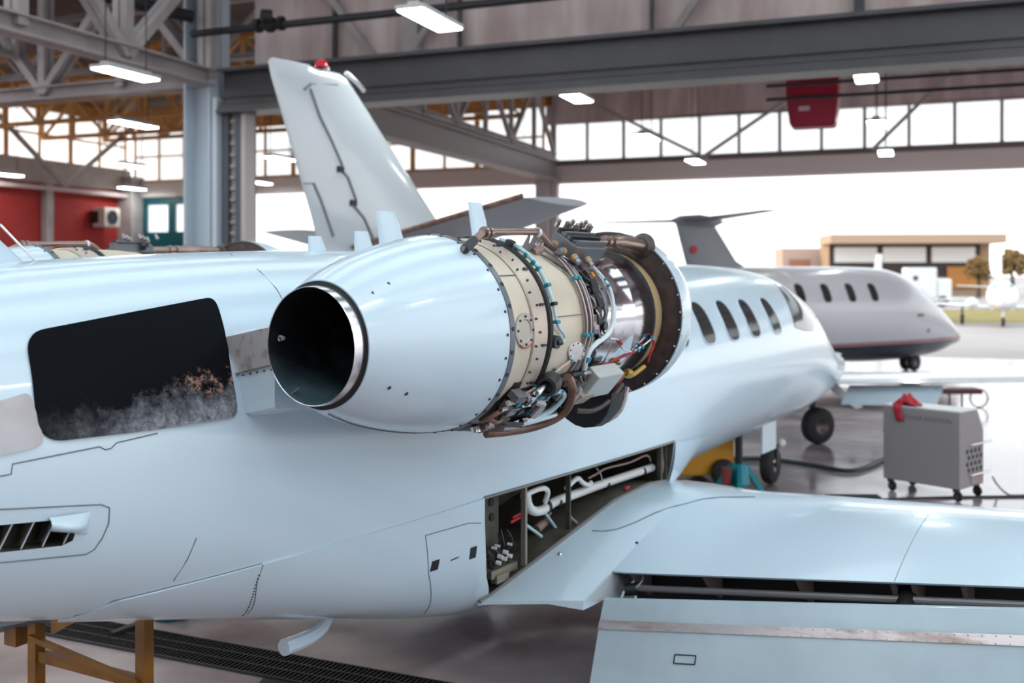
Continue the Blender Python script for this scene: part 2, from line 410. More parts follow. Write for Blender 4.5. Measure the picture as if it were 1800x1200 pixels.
# red brick left wall with concrete band and clerestory windows
b = MB(); b.box(hp(UL - .15, -4, 3.1), (.3, 43, 6.2), HROT); struct(b.build('wall_left', BRICK), 'red brick side wall of the hangar')  # near-bay stretch is out of view, added to block low sky light
b = MB(); b.box(hp(UL - .05, -4, 6.65), (.5, 43, .9), HROT); struct(b.build('trim_1', CONC), 'pale concrete band above the red brick')
b = MB(); b.box(hp(UL - .15, 8, 9.35), (.3, 19, .5), HROT); struct(b.build('wall_left', ORANGE_GLOW), 'band above the side windows, orange glow painted in')
for k, v in enumerate((4.0, 8.6, 13.0)):
    b = MB(); b.box(hp(UL + .12, v, 3.1), (.28, .36, 6.2), HROT); struct(b.build('pilaster', STEELP), 'pale pilaster dividing the red brick wall')
b = MB(); b.box(hp(UL + .3, VF - .2, 3.4), (.9, .8, 6.8), HROT); struct(b.build('corner_pillar', STEELP), 'pale pillar where red wall meets teal door')
nwin = 0
def window(p0, p1, z0, z1, cols=2, rows=2, fm=None, fw=.07):
    """framed clerestory window between two floor points, glass as a child"""
    global nwin; nwin += 1
    a = Vector(p0); c = Vector(p1); fr = MB()
    up = Vector((0, 0, 1))
    for z in [z0 + (z1 - z0) * i / rows for i in range(rows + 1)]: fr.beam(a + up * z, c + up * z, .1, fw)
    for i in range(cols + 1):
        q = a + (c - a) * i / cols; fr.beam(q + up * z0, q + up * z1, fw, .1, (c - a))
    o = struct(fr.build('window_%d' % nwin, fm or STEELP))
    g = MB(); n = (c - a).cross(up).normalized() * .012
    g.prism([a + up * z0, c + up * z0, c + up * z1, a + up * z1], n); g.build('pane', PANE, o, smooth=0)
    return o
for k in range(6): window(hp(UL, -1.4 + 3.15 * k), hp(UL, 1.65 + 3.15 * k), 7.1, 9.1, 2, 2, ORANGE_GLOW)

# near bay roof: boarded strips with unseen skylights added between them for top light
for k in range(13):
    u = -17.5 + 3.2 * k
    rf = MB(); rf.box(hp(u, -12.2, ZROOF + .1), (1.5, 22, .12), HROT); struct(rf.build('ceiling', ROOFD), 'dark boarded roof strip of the near hangar bay')
    nwin += 1
    g = MB(); g.box(hp(u + 1.6, -12.2, ZROOF + .06), (1.7, 22, .02), HROT); o = struct(g.build('window_%d' % nwin, PANE, None, 0), 'unseen roof skylight added to light the near bay from above')
# far wall: lintel, clerestory, top panels; opening below, teal door at the left end
b = MB(); b.box(hp(10, VF + .25, 6.2), (58.8, .5, .5), HROT); b.box(hp(10, VF + .05, 6.5), (58.8, .25, .14), HROT); struct(b.build('door_lintel', mat('lintel_paint', (.74, .66, .63), .5)), 'pale door lintel across the far end')
b = MB(); b.box(hp(19.8, VF + .2, 6.6), (39.4, .3, .36), HROT); struct(b.build('trim_2', mat('sill_brown', (.20,.165,.16), .5)), 'dark sill band under the clerestory panes')
b = MB(); b.box(hp(-9.5, VF + .2, 6.55), (19, .3, .26), HROT); struct(b.build('trim_3', ORANGE_GLOW), 'sill band in the left bay, orange glow painted in')
b = MB(); b.box(hp(19.7, VF + .3, 8.86), (39.6, .2, 1.5), HROT); struct(b.build('wall_far', PANEL), 'pinkish corrugated panels above the clerestory')
b = MB(); b.box(hp(-9.3, VF + .3, 9.2), (19, .2, .8), HROT); struct(b.build('wall_far', ORANGE_GLOW), 'panels above the windows left of the corner column, orange glow painted in')
for k in range(7): window(hp(UL + .2 + 2.7 * k, VF + .25), hp(UL + 2.8 + 2.7 * k, VF + .25), 6.6, 8.8, 2, 2, ORANGE_GLOW)
for k in range(13): window(hp(.12 + 2.7 * k, VF + .25), hp(2.82 + 2.7 * k, VF + .25), 6.75, 8.15, 2, 1, STEELP, .09)
d = MB(); u0, u1 = -18.6, -14.6
d.box(hp((u0 + u1) / 2, VF + .2, 2.23), (u1 - u0, .16, 4.46), HROT); d.box(hp((u0 + u1) / 2, VF + .2, 5.78), (u1 - u0, .16, .3), HROT)
for u in (u0 + .16, -16.95, u1 - .12): d.box(hp(u, VF + .2, 5.05), (.34, .16, 1.3), HROT)
do = struct(d.build('door_1', TEALD), 'teal sliding hangar door with glazed upper lights')
g = MB(); g.box(hp((u0 + u1) / 2, VF + .2, 5.05), (u1 - u0, .02, 1.2), HROT); g.build('pane', PANE, do, smooth=0)
b = MB(); b.box(hp(-.1, VF, 3), (.5, .5, 6.2), HROT); b.box(hp(.3, VF + .1, 3), (.25, .3, 6.2), HROT); struct(b.build('corner_column', mat('column_blush', (.50, .44, .45), .45)), 'pale steel column at the far end of the girder')

b = MB(); b.box((-8, -9, 4.8), (34, .3, 9.6)); struct(b.build('wall_rear_blocker', ROOFD), 'unseen dark wall added behind the viewer to cut frontal light')  # unseen, added to hold back light from behind the camera
# near column and dark main girder
b = MB(); b.ibeam(hp(-1.3, 0, 0), hp(-1.3, 0, 9.5), .66, .66, .05, RH); b.box(hp(-.88, -.05, 3.0), (.12, .5, 6.6), HROT)
struct(b.build('steel_column', COLM), 'pale blue steel column left of the tail fin')
b = MB(); b.box(hp(-.74, .1, 3.1), (.16, .5, 6.2), HROT); b.box(hp(-.40, .1, 3.1), (.16, .5, 6.2), HROT); struct(b.build('door_guide', mat('guide_dark', (.09, .10, .12), .5)), 'dark vertical door guide beside the column')
b = MB(); b.box(hp(-.56, .12, 3.1), (.2, .3, 6.2), HROT)
for k in range(26): b.box(hp(-.56, -.06, .3 + .23 * k), (.16, .08, .06), HROT)
struct(b.build('door_rack', STEELP), 'grey rack strip inside the door guide')
b = MB(); b.box(hp(-.27, 0, 3.1), (.10, .34, 6.2), HROT); struct(b.build('door_jamb', mat('jamb_paint', (.5, .46, .46), .45)), 'pale jamb right of the dark door guide')
gd = MB(); 
def along(z, v): return hp(-.75, v, z), hp(19, v, z)
gd.beam(*along(6.42, -.12), .10, .74); gd.beam(*along(6.83, -.1), .56, .07); gd.beam(*along(5.98, -.12), .62, .06)
gd.beam(*along(6.16, -.22), .14, .05); gd.beam(*along(6.05, -.34), .05, .12); gd.beam(*along(6.3, -.2), .06, .03)
struct(gd.build('main_girder', GIRD), 'dark grey plate girder spanning the hangar above the tail fin')
b = MB(); b.box(hp(9.3, .45, 8.2), (19.4, .08, 2.7), HROT); struct(b.build('wall_upper', PANEL), 'pinkish corrugated panels above the dark girder')
for k, u in enumerate((1.6, 4.35, 8.1, 11.6, 14.8)):
    b = MB(); wd = (.06, .05, .05, .16, .05)[k]; b.box(hp(u, .3, 8.2), (wd, .12, 2.7), HROT); struct(b.build('panel_post', GIRD), 'dark post in front of the panels above the girder')
for k, (ua, ub) in enumerate(((.7, 2.6), (5.2, 3.3), (10.3, 8.5), (12.4, 14.0))):
    b = MB(); b.beam(hp(ua, .2, 9.3), hp(ub, .2, 6.9), .14, .12); struct(b.build('panel_brace', STEELP), 'diagonal steel brace above the girder')
b = MB(); b.box(hp(3.35, .25, 8.2), (.34, .2, 2.7), HROT); struct(b.build('panel_post', STEELP), 'wide pale post above the girder near the lamp')

# trusses
def truss(name, a, c, zb, zt, n, m=None, wd=.16, label=None, dbl=False, flip=0):
    """parallel-chord roof truss: chords, posts and diagonals as one frame"""
    a = Vector(a); c = Vector(c); t = MB(); up = Vector((0, 0, 1))
    ax = (c - a).normalized(); sd = up.cross(ax)
    t.ibeam(a + up * zb, c + up * zb, wd * 1.5, wd * 1.1, .03, up); t.ibeam(a + up * zt, c + up * zt, wd * 1.5, wd, .03, up)
    for i in range(n + 1):
        q = a + (c - a) * i / n
        for o in ((-.09, .09) if dbl else (0,)):
            t.beam(q + up * zb + sd * o, q + up * zt + sd * o, wd * (.45 if dbl else .8), wd * .7, ax)
        if i < n:
            r = a + (c - a) * (i + 1) / n
            s0, s1 = (zb, zt) if (i + flip) % 2 == 0 else (zt, zb)
            for o in ((-.09, .09) if dbl else (0,)):
                t.beam(q + up * s0 + sd * o, r + up * s1 + sd * o, wd * (.5 if dbl else .85), wd * .6)
    return struct(t.build(name, m or STEELP), label)
truss('roof_truss', hp(-1.3, 0), hp(-14.5, 0), 6.72, 9.2, 6, None, .27, 'grey steel truss running left from the column', True)
truss('roof_truss', hp(-1.05, -.3), hp(-1.05, -12.3), 6.70, 9.2, 5, None, .30, 'grey steel truss running towards the viewer from the column', True, 1)
truss('roof_truss', hp(-6.4, -.2), hp(-6.4, -12), 7.6, 9.3, 7, None, .16, 'second longitudinal truss in the near bay')
for k, v in enumerate((3.0, 6.2, 9.4, 12.6, 15.8)):
    truss('roof_truss', hp(-.3, v), hp(UL + .3, v), 7.9 if k < 4 else 8.2, 9.3, 12, ORANGE_GLOW if k > 0 else STEELP, .13, 'truss number %d back in the left bay' % (k + 1))
b = MB(); b.beam(hp(.3, .3, 6.05), hp(.3, VF, 6.05), .5, .08); b.beam(hp(.3, .3, 6.4), hp(.3, VF, 6.4), .12, .7); b.beam(hp(.3, .3, 6.75), hp(.3, VF, 6.75), .4, .08)
struct(b.build('side_girder', mat('girder_blush', (.27, .235, .235), .45)), 'grey brown girder running from behind the tail fin to the corner column')
truss('roof_truss', hp(.3, .5), hp(.3, VF), 6.95, 9.2, 8, None, .17, 'open web truss standing on the side girder')
for k, v in enumerate((5.5, 11.0)):
    truss('roof_truss', hp(.5, v), hp(28, v), 8.5, 9.4, 10, None, .11, ('first', 'second')[k] + ' cross truss in the far bay')
for ua, za, ub, zb in ((1.5, 8.9, 6.0, 6.5), (9.9, 9.2, 5.7, 6.5), (13.6, 9.0, 11.2, 6.6), (16.0, 9.0, 19.6, 6.6), (22.0, 9.2, 26.0, 6.8)):
    b = MB(); b.beam(hp(ua, VF - .8, za), hp(ub, VF - .8, zb), .11, .11); struct(b.build('wind_brace', STEELP), 'diagonal brace in front of the clerestory')
# lamp-lit diagonal braces and the crane rail along the red wall
b = MB(); b.beam(hp(UL + .5, -2, 5.98), hp(UL + .5, VF - .5, 5.98), .14, .16); struct(b.build('crane_rail', mat('rail_pink', (.55, .42, .42), .5)), 'pale rail along the red brick wall')
for s in (-1, 1):
    b = MB(); b.beam(hp(UL + 1.2, 12.8, 6.05), hp(UL + 1.2, 12.8 + 4.2 * s, 9.2), .15, .15); struct(b.build('rail_brace', STEELP), 'diagonal brace rising %s from the crane rail' % ('rearward' if s > 0 else 'forward'))
for z, v in ((6.55, 4.0), (6.27, 4.0)):
    b = MB(); b.cyl(hp(9.6, v, z), hp(26, v, z), .035, 8); tag(b.build('service_pipe', DARK), 'thin black service pipe beyond the dark girder, %s of the two' % ('upper' if z > 6.4 else 'lower'), 'pipe')
p = MB(); p.tube([hp(-1.1, -.7, 7.52), hp(10, -.7, 7.52)], .075, 10)
po = tag(p.build('overhead_pipe', DARK), 'black overhead pipe with a valve above the tail fin', 'pipe')
p = MB(); c = hp(.75, -.7, 7.55); p.ball(c, .16); p.cyl(c + Vector((0, 0, .05)), c + Vector((0, 0, .28)), .05); p.cyl(c + RH * -.3, c + RH * -.22, .14); p.cyl(c + RH * .22, c + RH * .3, .14); p.cyl(c + Vector((.05, -.2, .1)), c + Vector((-.1, -.28, .1)), .13)
p.build('valve', BLACK, po)
p = MB(); p.tube([hp(-4.6, -8, 8.35), hp(-1.2, -.6, 7.9)], .13, 10); tag(p.build('duct_pipe', BLACK), 'black duct pipe slanting between the roof trusses at upper left', 'pipe')

# ------------------------------------------------------------------ lamps: 1.3 m fluorescent fixtures hung at 6.2 m
def make_lamp():
    r = empty('ceiling_lamp')
    h = MB(); h.box((0, 0, .05), (1.3, .42, .06)); h.box((0, 0, .11), (1.1, .16, .07)); h.build('housing', FIXT, r, 0)
    for s in (-1, 1):
        t = MB(); t.box((0, .1 * s, .012), (1.26, .17, .022)); t.build('diffuser', LAMP, r, 0)
        q = MB(); q.cyl((.5 * s, 0, .14), (.5 * s, 0, ZROOF - 6.2), .012, 6); q.build('hanger_rod', DARK, r)
    return r
LAMPS = [(757, 37, 'large bright lamp above the dark girder'), (222, 132, 'bright lamp under the truss left of the column'), (1010, 172, 'lamp just under the dark girder right of the tail fin'),
 (1522, 135, 'lamp just under the dark girder right of the red heater'), (1541, 220, 'lamp below and right of the red heater'), (1557, 270, 'lamp in front of the clerestory, lowest right of the red heater'),
 (1222, 285, 'lamp over the lintel, lowest in the middle of the clerestory'), (1137, 243, 'lamp left in front of the clerestory panes'), (930, 322, 'lamp beside the end of the side girder'),
 (232, 332, 'lamp in front of the end of the red brick wall'), (10, 308, 'lamp at the left edge above the red brick wall'), (232, 293, 'faint lamp in front of the end side window'),
 (235, 220, 'lamp among the glow-tinted trusses left of the column'), (492, 280, 'lamp between the jamb and the tail fin, upper'), (455, 322, 'lamp between the jamb and the tail fin, lower')]
lamp0 = None
for i, (px, py, lb) in enumerate(LAMPS):
    dd = 3.5 * 1800 / (480 - py); pos = ((px - 900) / 1800 * dd, dd, 6.2)
    if lamp0 is None: lamp0 = o = make_lamp(); kids = list(o.children)
    else:
        o = lamp0.copy(); col.objects.link(o)
        for c in kids: k = c.copy(); k.parent = o; col.objects.link(k)
    o.location = pos; o.rotation_euler = (0, 0, math.atan2(DH.y, DH.x))
    tag(o, lb, 'lamp', 'fluorescent hangar lamps')

for k, (x, y) in enumerate(((-4.5, 3.0), (-1.2, 1.0), (2.2, 2.4), (5.6, 3.6), (-6.0, 8.0), (5.2, 9.0), (1.2, -3.0), (6.5, -2.0))):  # extra unseen lamps added to bring light from above
    o = lamp0.copy(); col.objects.link(o)
    for c in kids: q = c.copy(); q.parent = o; col.objects.link(q)
    o.location = (x, y, 7.6); o.rotation_euler = (0, 0, math.atan2(DH.y, DH.x))
    for c in o.children:
        if c.name.startswith('hanger_rod'): c.scale = (1, 1, .588)
    tag(o, 'unseen ceiling lamp added above the frame for top light', 'lamp', 'lamps added above the frame')

# ------------------------------------------------------------------ hanging heaters, air conditioner
def heater(name, c, rz, lb, plate=True):
    r = empty(name, c, rz); m = MB()
    m.box((0, 0, .35), (1.06, .75, .62)); rows = [[(-.53, -.38, .04), (.53, -.38, .04), (.53, .38, .04), (-.53, .38, .04)], [(-.47, -.26, -.52), (.47, -.26, -.52), (.47, .30, -.52), (-.47, .30, -.52)], [(-.42, -.18, -.6), (.42, -.18, -.6), (.42, .24, -.6), (-.42, .24, -.6)]]
    m.grid(rows, True, 0, True, True); m.build('casing', RED, r, 0, bevel=.012)
    q = MB(); q.box((-.16, -.335, -.22), (.22, .012, .11), Matrix.Rotation(R(-12), 3, 'X')); q.build('maker_plate', mat('plate_pink', (.75, .55, .62), .4), r, 0)
    for s in (-1, 1):
        h = MB(); h.cyl((.45 * s, 0, .6), (.45 * s, 0, ZROOF - c[2]), .015, 6); h.build('hanger_rod', DARK, r)
    return tag(r, lb, 'heater')
heater('unit_heater', hp(10.45, 5.0, 6.38), math.atan2(RH.y, RH.x), 'dark red unit heater hanging under the dark girder')
heater('unit_heater', hp(-8.9, 9.6, 6.7), math.atan2(RH.y, RH.x), 'red unit heater half hidden by the pale blue column')
r = empty('air_conditioner', hp(UL + .2, 15.75, 4.6), math.atan2(RH.y, RH.x)); m = MB(); m.box((.3, 0, .4), (.6, .9, .8)); m.build('casing', mat('ac_beige', (.62, .55, .50), .5), r, 0, bevel=.03)
m = MB(); m.box((.1, -.455, .4), (.38, .02, .5)); m.build('grille', DARK, r, 0)
m = MB(); m.lathe((.61, 0, .4), (1, 0, 0), [(0, .3), (.01, .3), (.01, .02), (.0, .02)], 24); m.build('fan_guard', DARK, r); tag(r, 'beige air conditioner on the red brick wall', 'air conditioner')

# ================================================================== the business jet in the foreground
jet = empty('business_jet', (-1.935, 5.11, 0), math.atan2(.83631, .54825))
tag(jet, 'white twin engine business jet with its nearer engine uncovered, filling the foreground', 'airplane')
B = Body([
[-5.0,.22,2.30,2.42,2.15,2.0],[-3.5,.45,2.16,2.55,1.82,2.0],[-2.2,.62,2.06,2.64,1.53,2.1],[-1.0,.74,1.95,2.72,1.26,2.3],
[0.0,.81,1.84,2.79,1.01,2.5],[1.0,.86,1.75,2.83,.75,3.2],[2.0,.89,1.68,2.84,.52,4.4],[3.0,.90,1.66,2.83,.40,4.4],
[4.0,.90,1.68,2.82,.42,4.0],[4.8,.90,1.70,2.81,.48,2.6],[5.6,.90,1.72,2.80,.77,2.2],[7.0,.90,1.72,2.79,.83,2.0],
[8.4,.87,1.70,2.73,.87,2.0],[9.3,.80,1.63,2.56,.87,2.0],[10.2,.65,1.52,2.10,.90,2.0],[11.0,.48,1.42,1.76,.95,2.0],
[11.8,.31,1.36,1.60,1.03,2.0],[12.5,.14,1.32,1.45,1.16,2.0],[12.7,.03,1.32,1.35,1.28,2.0]])
ts = list(np.arange(-5.0, 9.0, .14)) + list(np.arange(9.0, 12.71, .09)) + [12.7]
fm_ = B.loft(ts, 96)
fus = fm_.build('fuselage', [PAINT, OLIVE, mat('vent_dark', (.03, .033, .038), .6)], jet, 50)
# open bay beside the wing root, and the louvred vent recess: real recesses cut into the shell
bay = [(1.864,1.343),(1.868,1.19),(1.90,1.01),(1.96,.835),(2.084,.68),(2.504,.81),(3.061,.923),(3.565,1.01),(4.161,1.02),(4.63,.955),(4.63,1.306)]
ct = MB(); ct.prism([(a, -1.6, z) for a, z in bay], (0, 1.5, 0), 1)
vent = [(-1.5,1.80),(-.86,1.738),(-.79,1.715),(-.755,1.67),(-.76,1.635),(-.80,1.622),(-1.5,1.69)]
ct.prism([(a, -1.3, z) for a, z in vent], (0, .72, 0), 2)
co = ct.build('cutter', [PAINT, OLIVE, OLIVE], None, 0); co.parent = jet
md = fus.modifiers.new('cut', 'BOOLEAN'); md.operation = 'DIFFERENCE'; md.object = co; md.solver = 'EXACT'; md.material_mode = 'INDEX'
bpy.context.view_layer.update()
dg = bpy.context.evaluated_depsgraph_get()
nm = bpy.data.meshes.new_from_object(fus.evaluated_get(dg)); fus.modifiers.clear(); fus.data = nm
nm.set_sharp_from_angle(angle=R(50))
bpy.data.objects.remove(co)

def skinline(pts, sg=-1, off=.001): return [B.side(a, z, sg, off) for a, z in dense(pts, .06, False)]
# belly fairing: a raised skin below the wing-root line
def seam_z(t): return float(np.interp(t, [-.56, -.537, -.451, -.217, .223, .693, 1.334, 1.862, 1.868, 1.90, 1.96, 2.084], [1.16, 1.213, 1.284, 1.297, 1.314, 1.331, 1.334, 1.343, 1.19, 1.01, .835, .68]))
bf = MB(); rows = []
for t in list(np.arange(-.55, 1.83, .06)) + [1.845, 1.862, 1.868, 1.90, 1.96, 2.02, 2.084]:
    zs = seam_z(t); w_, zc, zt, zb, nl = B.par(t); lo = zb + .012
    col_ = [B.side(t, zs, -1, .0)] + [B.side(t, zs + (lo - zs) * (k / 20) ** 1.0, -1, .011) for k in range(21)]
    rows.append(col_)
bf.grid(rows); bf.build('belly_fairing', PAINT, jet, 40)
for ln in ([(-.537,1.213),(-.451,1.284),(-.217,1.297),(.223,1.314)],
           [(.223,1.314),(.235,1.22),(.27,1.149),(.368,.996)], [(1.321,1.232),(1.40,1.0),(1.593,.687)], [(1.321,1.232),(1.7,1.225),(1.83,1.20)],
           [(-1.07,1.944),(-1.027,1.946),(-1.022,1.983),(-.669,2.0),(-.645,1.985),(-.62,1.986),(-.593,2.006),(-.4,2.02)],
           [(-.183,1.527),(-.20,1.43),(-.224,1.331)],
           [(-1.3,1.84),(-1.064,1.819),(-.66,1.765),(-.622,1.745),(-.618,1.68),(-.635,1.621),(-.66,1.575),(-.691,1.562),(-1.05,1.605),(-1.3,1.63)],
           [(.55,2.80),(.55,2.62),(.52,2.45)]):
    MB().tube(skinline(ln, -1, .0115 if ln[0][1] < 1.34 and ln[0][0] > .2 else .001), .0028, 6).build('panel_seam', SEAM, jet)
# latch squares and lock marks on the belly access panel
for a, z, lx, lz in ((1.44, 1.034, .03, .03), (1.771, 1.035, .03, .035)):
    B.patch(dense([(a - lx, z - lz), (a + lx, z - lz), (a + lx, z + lz), (a - lx, z + lz)], .03), .014, 2, -1, .006).build('access_latch', BLACK, jet)
B.patch(dense([(1.57, 1.03), (1.64, 1.035), (1.64, 1.043), (1.57, 1.038)], .03), .013, 2).build('panel_mark', SCREW, jet)
rv = MB()
for k in range(16):
    t = .226 + .13 * (k / 15) ** 1.6; z = 1.26 - .27 * k / 15
    p = B.side(t, z, -1, .0125); rv.ball(p, .0045, 0, 4)
rv.build('fairing_rivets', SCREW, jet)

# louvred vent: slanted vanes, scoop lip
for k in range(9):
    a = -1.46 + .083 * k; m = MB()
    z1 = float(np.interp(a, [-1.5, -.86, -.79], [1.80, 1.738, 1.715])); z0 = float(np.interp(a, [-1.5, -.80], [1.69, 1.622]))
    q0 = B.side(a + .035, z1, -1, -.006); q1 = B.side(a, z0, -1, -.006)
    m.prism([q0, q1, q1 + Vector((.055, .09, 0)), q0 + Vector((.055, .09, 0))], (.007, 0, 0)); m.build('vent_vane', PAINT_G, jet, 0)
sc_ = MB(); rows = []
for k in range(9):
    f = k / 8; a = -.875 + .17 * f; hgt = .06 * math.sin(math.pi * min(1, .15 + .85 * f)) ** .7
    zt = 1.755 - .01 * f; zb = 1.70 - .045 * f if f < .5 else 1.6775 - .05 * (f - .5)
    rows.append([B.side(a, zt + (zb - zt) * j / 6, -1, .002 + hgt * math.sin(math.pi * (j + .3) / 6.6)) for j in range(7)])
sc_.grid(rows); sc_.build('vent_scoop', PAINT, jet, 60)

# soot panel behind the pylon root
sp_ = soften([(-.92,2.10),(-.915,2.20),(-.885,2.41),(-.835,2.462),(-.36,2.522),(.12,2.580),(.085,2.47),(.03,2.26),(.02,2.04),(-.45,2.036),(-.86,2.045)], .05)
B.patch(dense(sp_, .05), .012, 9, -1, .02).build('heat_panel', SOOTP, jet, 30, 'glossy black heat panel with a chalky blistered smear')
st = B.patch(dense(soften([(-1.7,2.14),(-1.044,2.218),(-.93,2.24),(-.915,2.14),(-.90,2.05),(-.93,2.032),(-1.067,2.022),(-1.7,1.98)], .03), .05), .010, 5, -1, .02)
st.build('pylon_fillet', noisy(mat('stained_shaded_paint', (.6, .6, .6), .4), (.40, .35, .35), (.50, .49, .51), 3, .36, .55), jet)  # strake's underside shading put into the stained grey of this patch

# cabin windows
for k, tc_ in enumerate((3.7, 4.3, 4.905, 5.507, 6.105, 6.695, 7.353)):
    q = soften([(tc_ - .165, 2.06), (tc_ + .165, 2.06), (tc_ + .145, 2.44), (tc_ - .145, 2.44)], .13, 6)
    fr = B.patch(dense(q, .05), .003, 4).build('cabin_window', GLASS, jet, 60)
    mb = MB(); mb.tube([B.side(a, z, -1, .003) for a, z in dense(q, .05)], .008, 6, True); mb.build('window_rim', PAINT, fr)
ck = soften([(7.98,2.10),(8.15,2.36),(8.40,2.585),(8.62,2.55),(8.86,2.36),(8.98,2.12),(8.74,2.02),(8.3,2.05)], .06)
B.patch(dense(ck, .05), .004, 6).build('cockpit_window', GLASS, jet, 60)
for sg in (-1, 1):
    ws = soften([(8.75,2.60),(9.15,2.47),(9.55,2.22),(9.6,2.12),(9.2,2.16),(9.05,2.3)], .05)
    B.patch(dense(ws, .05), .004, 5, sg).build('windshield', GLASS, jet, 60)

# antennas, dorsal fin, tail
def blade(t, h, c, lean=.12, th=.022, name='blade_antenna', y=0, sg=1):
    z = B.par(t)[2] - .03; m = MB(); rows = []
    for k in range(6):
        f = k / 5; ch = c * (1 - .35 * f); off = -lean * f
        rows.append([(t + off + ch * (.5 - .5 * math.cos(2 * math.pi * j / 14)) - ch * .5, y + math.copysign(1, math.sin(2 * math.pi * j / 14 + 1e-9)) * th * (abs(math.sin(2 * math.pi * j / 14)) ** .8) * (1 - .4 * f), z + h * f) for j in range(14)])
    m.grid(rows, True, 0, True, True); m.build(name, PAINT, jet, 50)
blade(1.37, .12, .17, .03); blade(1.80, .16, .20, .04); blade(2.10, .30, .30, .10); blade(3.16, .43, .27, .14)
fin = MB(); rows = []
for k in range(9):
    f = k / 8; z = 2.66 + 2.0 * f; le = float(np.interp(z, [2.66, 2.88, 3.2, 4.66], [-.42, -.655, -1.3, -3.6])); te = -4.55 - .75 * f
    th = .035 + .07 * min(1, (le - te) / 3) * (1 - .5 * f); n = 22
    ring = []
    for j in range(n):
        a = 2 * math.pi * j / n; x = .5 + .5 * math.cos(a); ring.append((te + (le - te) * x, th * math.sin(a) * (.35 + .65 * min(1, (1 - x) * 3 + .25)), z))
    rows.append(ring)
fin.grid(rows, True, 0, True, True); fin.build('dorsal_fin', PAINT, jet, 50)
fl = MB(); fl.tube([(-.45 - .22 * k / 6, -.03 - .02 * (k / 6), 2.715 + .2 * k / 6) for k in range(7)], .006, 6); fl.build('dorsal_trim', ALU, jet)
fr = MB()
for a, y in ((-.98, -.17), (-.88, -.14), (-.80, -.12)): fr.ball(B.side(a, 2.70 if y > -.2 else 2.685, -1, .003), .008, 0, 5)
fr.build('dorsal_screws', SCREW, jet)
hs = MB()
for sg in (-1, 1):
    rows = []
    for k in range(2):
        y = 2.3 * k * sg; c = 1.2 - .5 * k; x0 = -5.1 - .75 * k
        rows.append([(x0 + c * (.5 + .5 * math.cos(a)), y, 4.64 + .05 * c * math.sin(a)) for a in [2 * math.pi * j / 16 for j in range(16)]])
    hs.grid(rows, True, 0, True, True)
hs.build('tailplane', PAINT, jet, 50)

# drain mast under the belly, nose gear
m = MB(); pts = spline([(1.24,-.25,.80),(1.17,-.25,.675),(1.10,-.25,.635),(1.0,-.25,.622),(.84,-.25,.625)], 5)
m.tube(pts, [.035 + .012 * i / len(pts) for i in range(len(pts))], 10); m.build('drain_mast', PAINT, jet)
ng = MB(); ng.cyl((9.5,0,.95), (9.56,0,.42), .035); ng.cyl((9.56,0,.5), (9.56,0,.26), .026); ng.box((9.56,-.09,.36), (.05,.02,.3)); ng.cyl((9.56,-.1,.255), (9.56,.1,.255), .03); ng.beam((9.2,0,.85), (9.53,0,.6), .03, .03)
ngo = ng.build('nose_gear', DARK, jet)
wl = MB(); wl.lathe((9.56,-.075,.262), (0,1,0), [(0,.10),(0,.2),(.015,.235),(.05,.255),(.1,.255),(.135,.235),(.15,.2),(.15,.10)], 32); wl.build('tyre', TYRE, ngo)
wl = MB(); wl.lathe((9.56,-.07,.262), (0,1,0), [(.02,.0),(.02,.05),(.03,.07),(.0,.11),(.14,.11),(.12,.05),(.12,0)], 24); wl.build('hub', ALU, ngo)
m = MB(); m.beam((9.12,-.13,.86), (9.12,-.13,.50), .02, .50, (1,0,0)); m.build('gear_door', PAINT, ngo)
m = MB(); m.ball((9.68,-.10,.52), .06); m.build('taxi_light', mat('light_glass', (.8,.8,.78), .1), ngo)

# ------------------------------------------------------------------ wings
def lerp(a, b, f): return a + (b - a) * f
def sect(s):
    """wing section values at distance s outboard: cove t,z ; crest t,z ; leading edge t,z"""
    u = s - 1.35; q = s - 1.0
    tc_ = 2.68 + .085 * u; zc_ = .77 + .106 * u
    tk = 4.40 - .27 * q; zk = .935 + .104 * q
    return tc_, zc_, tk, zk, tk + 1.0 - .05 * q, zk - .25
CRV = [(1.98,.655),(2.084,.68),(2.504,.81),(3.061,.923),(3.565,1.01),(4.161,1.03),(4.63,.97),(5.0,.90),(5.3,.85)]
def upz(t, s):
    tc_, zc_, tk, zk, tl, zl = sect(max(s, 1.35))
    if t >= tk: z = zl + (zk - zl) * math.sqrt(max(0, 1 - ((t - tk) / (tl - tk)) ** 2))
    elif t >= tc_: z = zk - (zk - zc_) * ((tk - t) / (tk - tc_)) ** 1.8
    else: z = zc_ - (tc_ - t) * .23
    if s < 2.2:
        sm = lambda q: max(0, min(1, q)) ** 2 * (3 - 2 * max(0, min(1, q)))
        f = 1 - (1 - max(0, min(1, (1.35 - s) / .5))) * (1 - sm((2.2 - s) / 1.35) * sm((t - 2.6) / 1.1))
        z = lerp(z, float(np.interp(t, [c[0] for c in CRV], [c[1] for c in CRV])), f)
    return z
def rooty(t):
    return float(np.interp(t, [1.98,2.084,2.504,3.061,3.565,4.161,4.63,5.0], [.77,.79,.865,.885,.888,.882,.83,.72]))
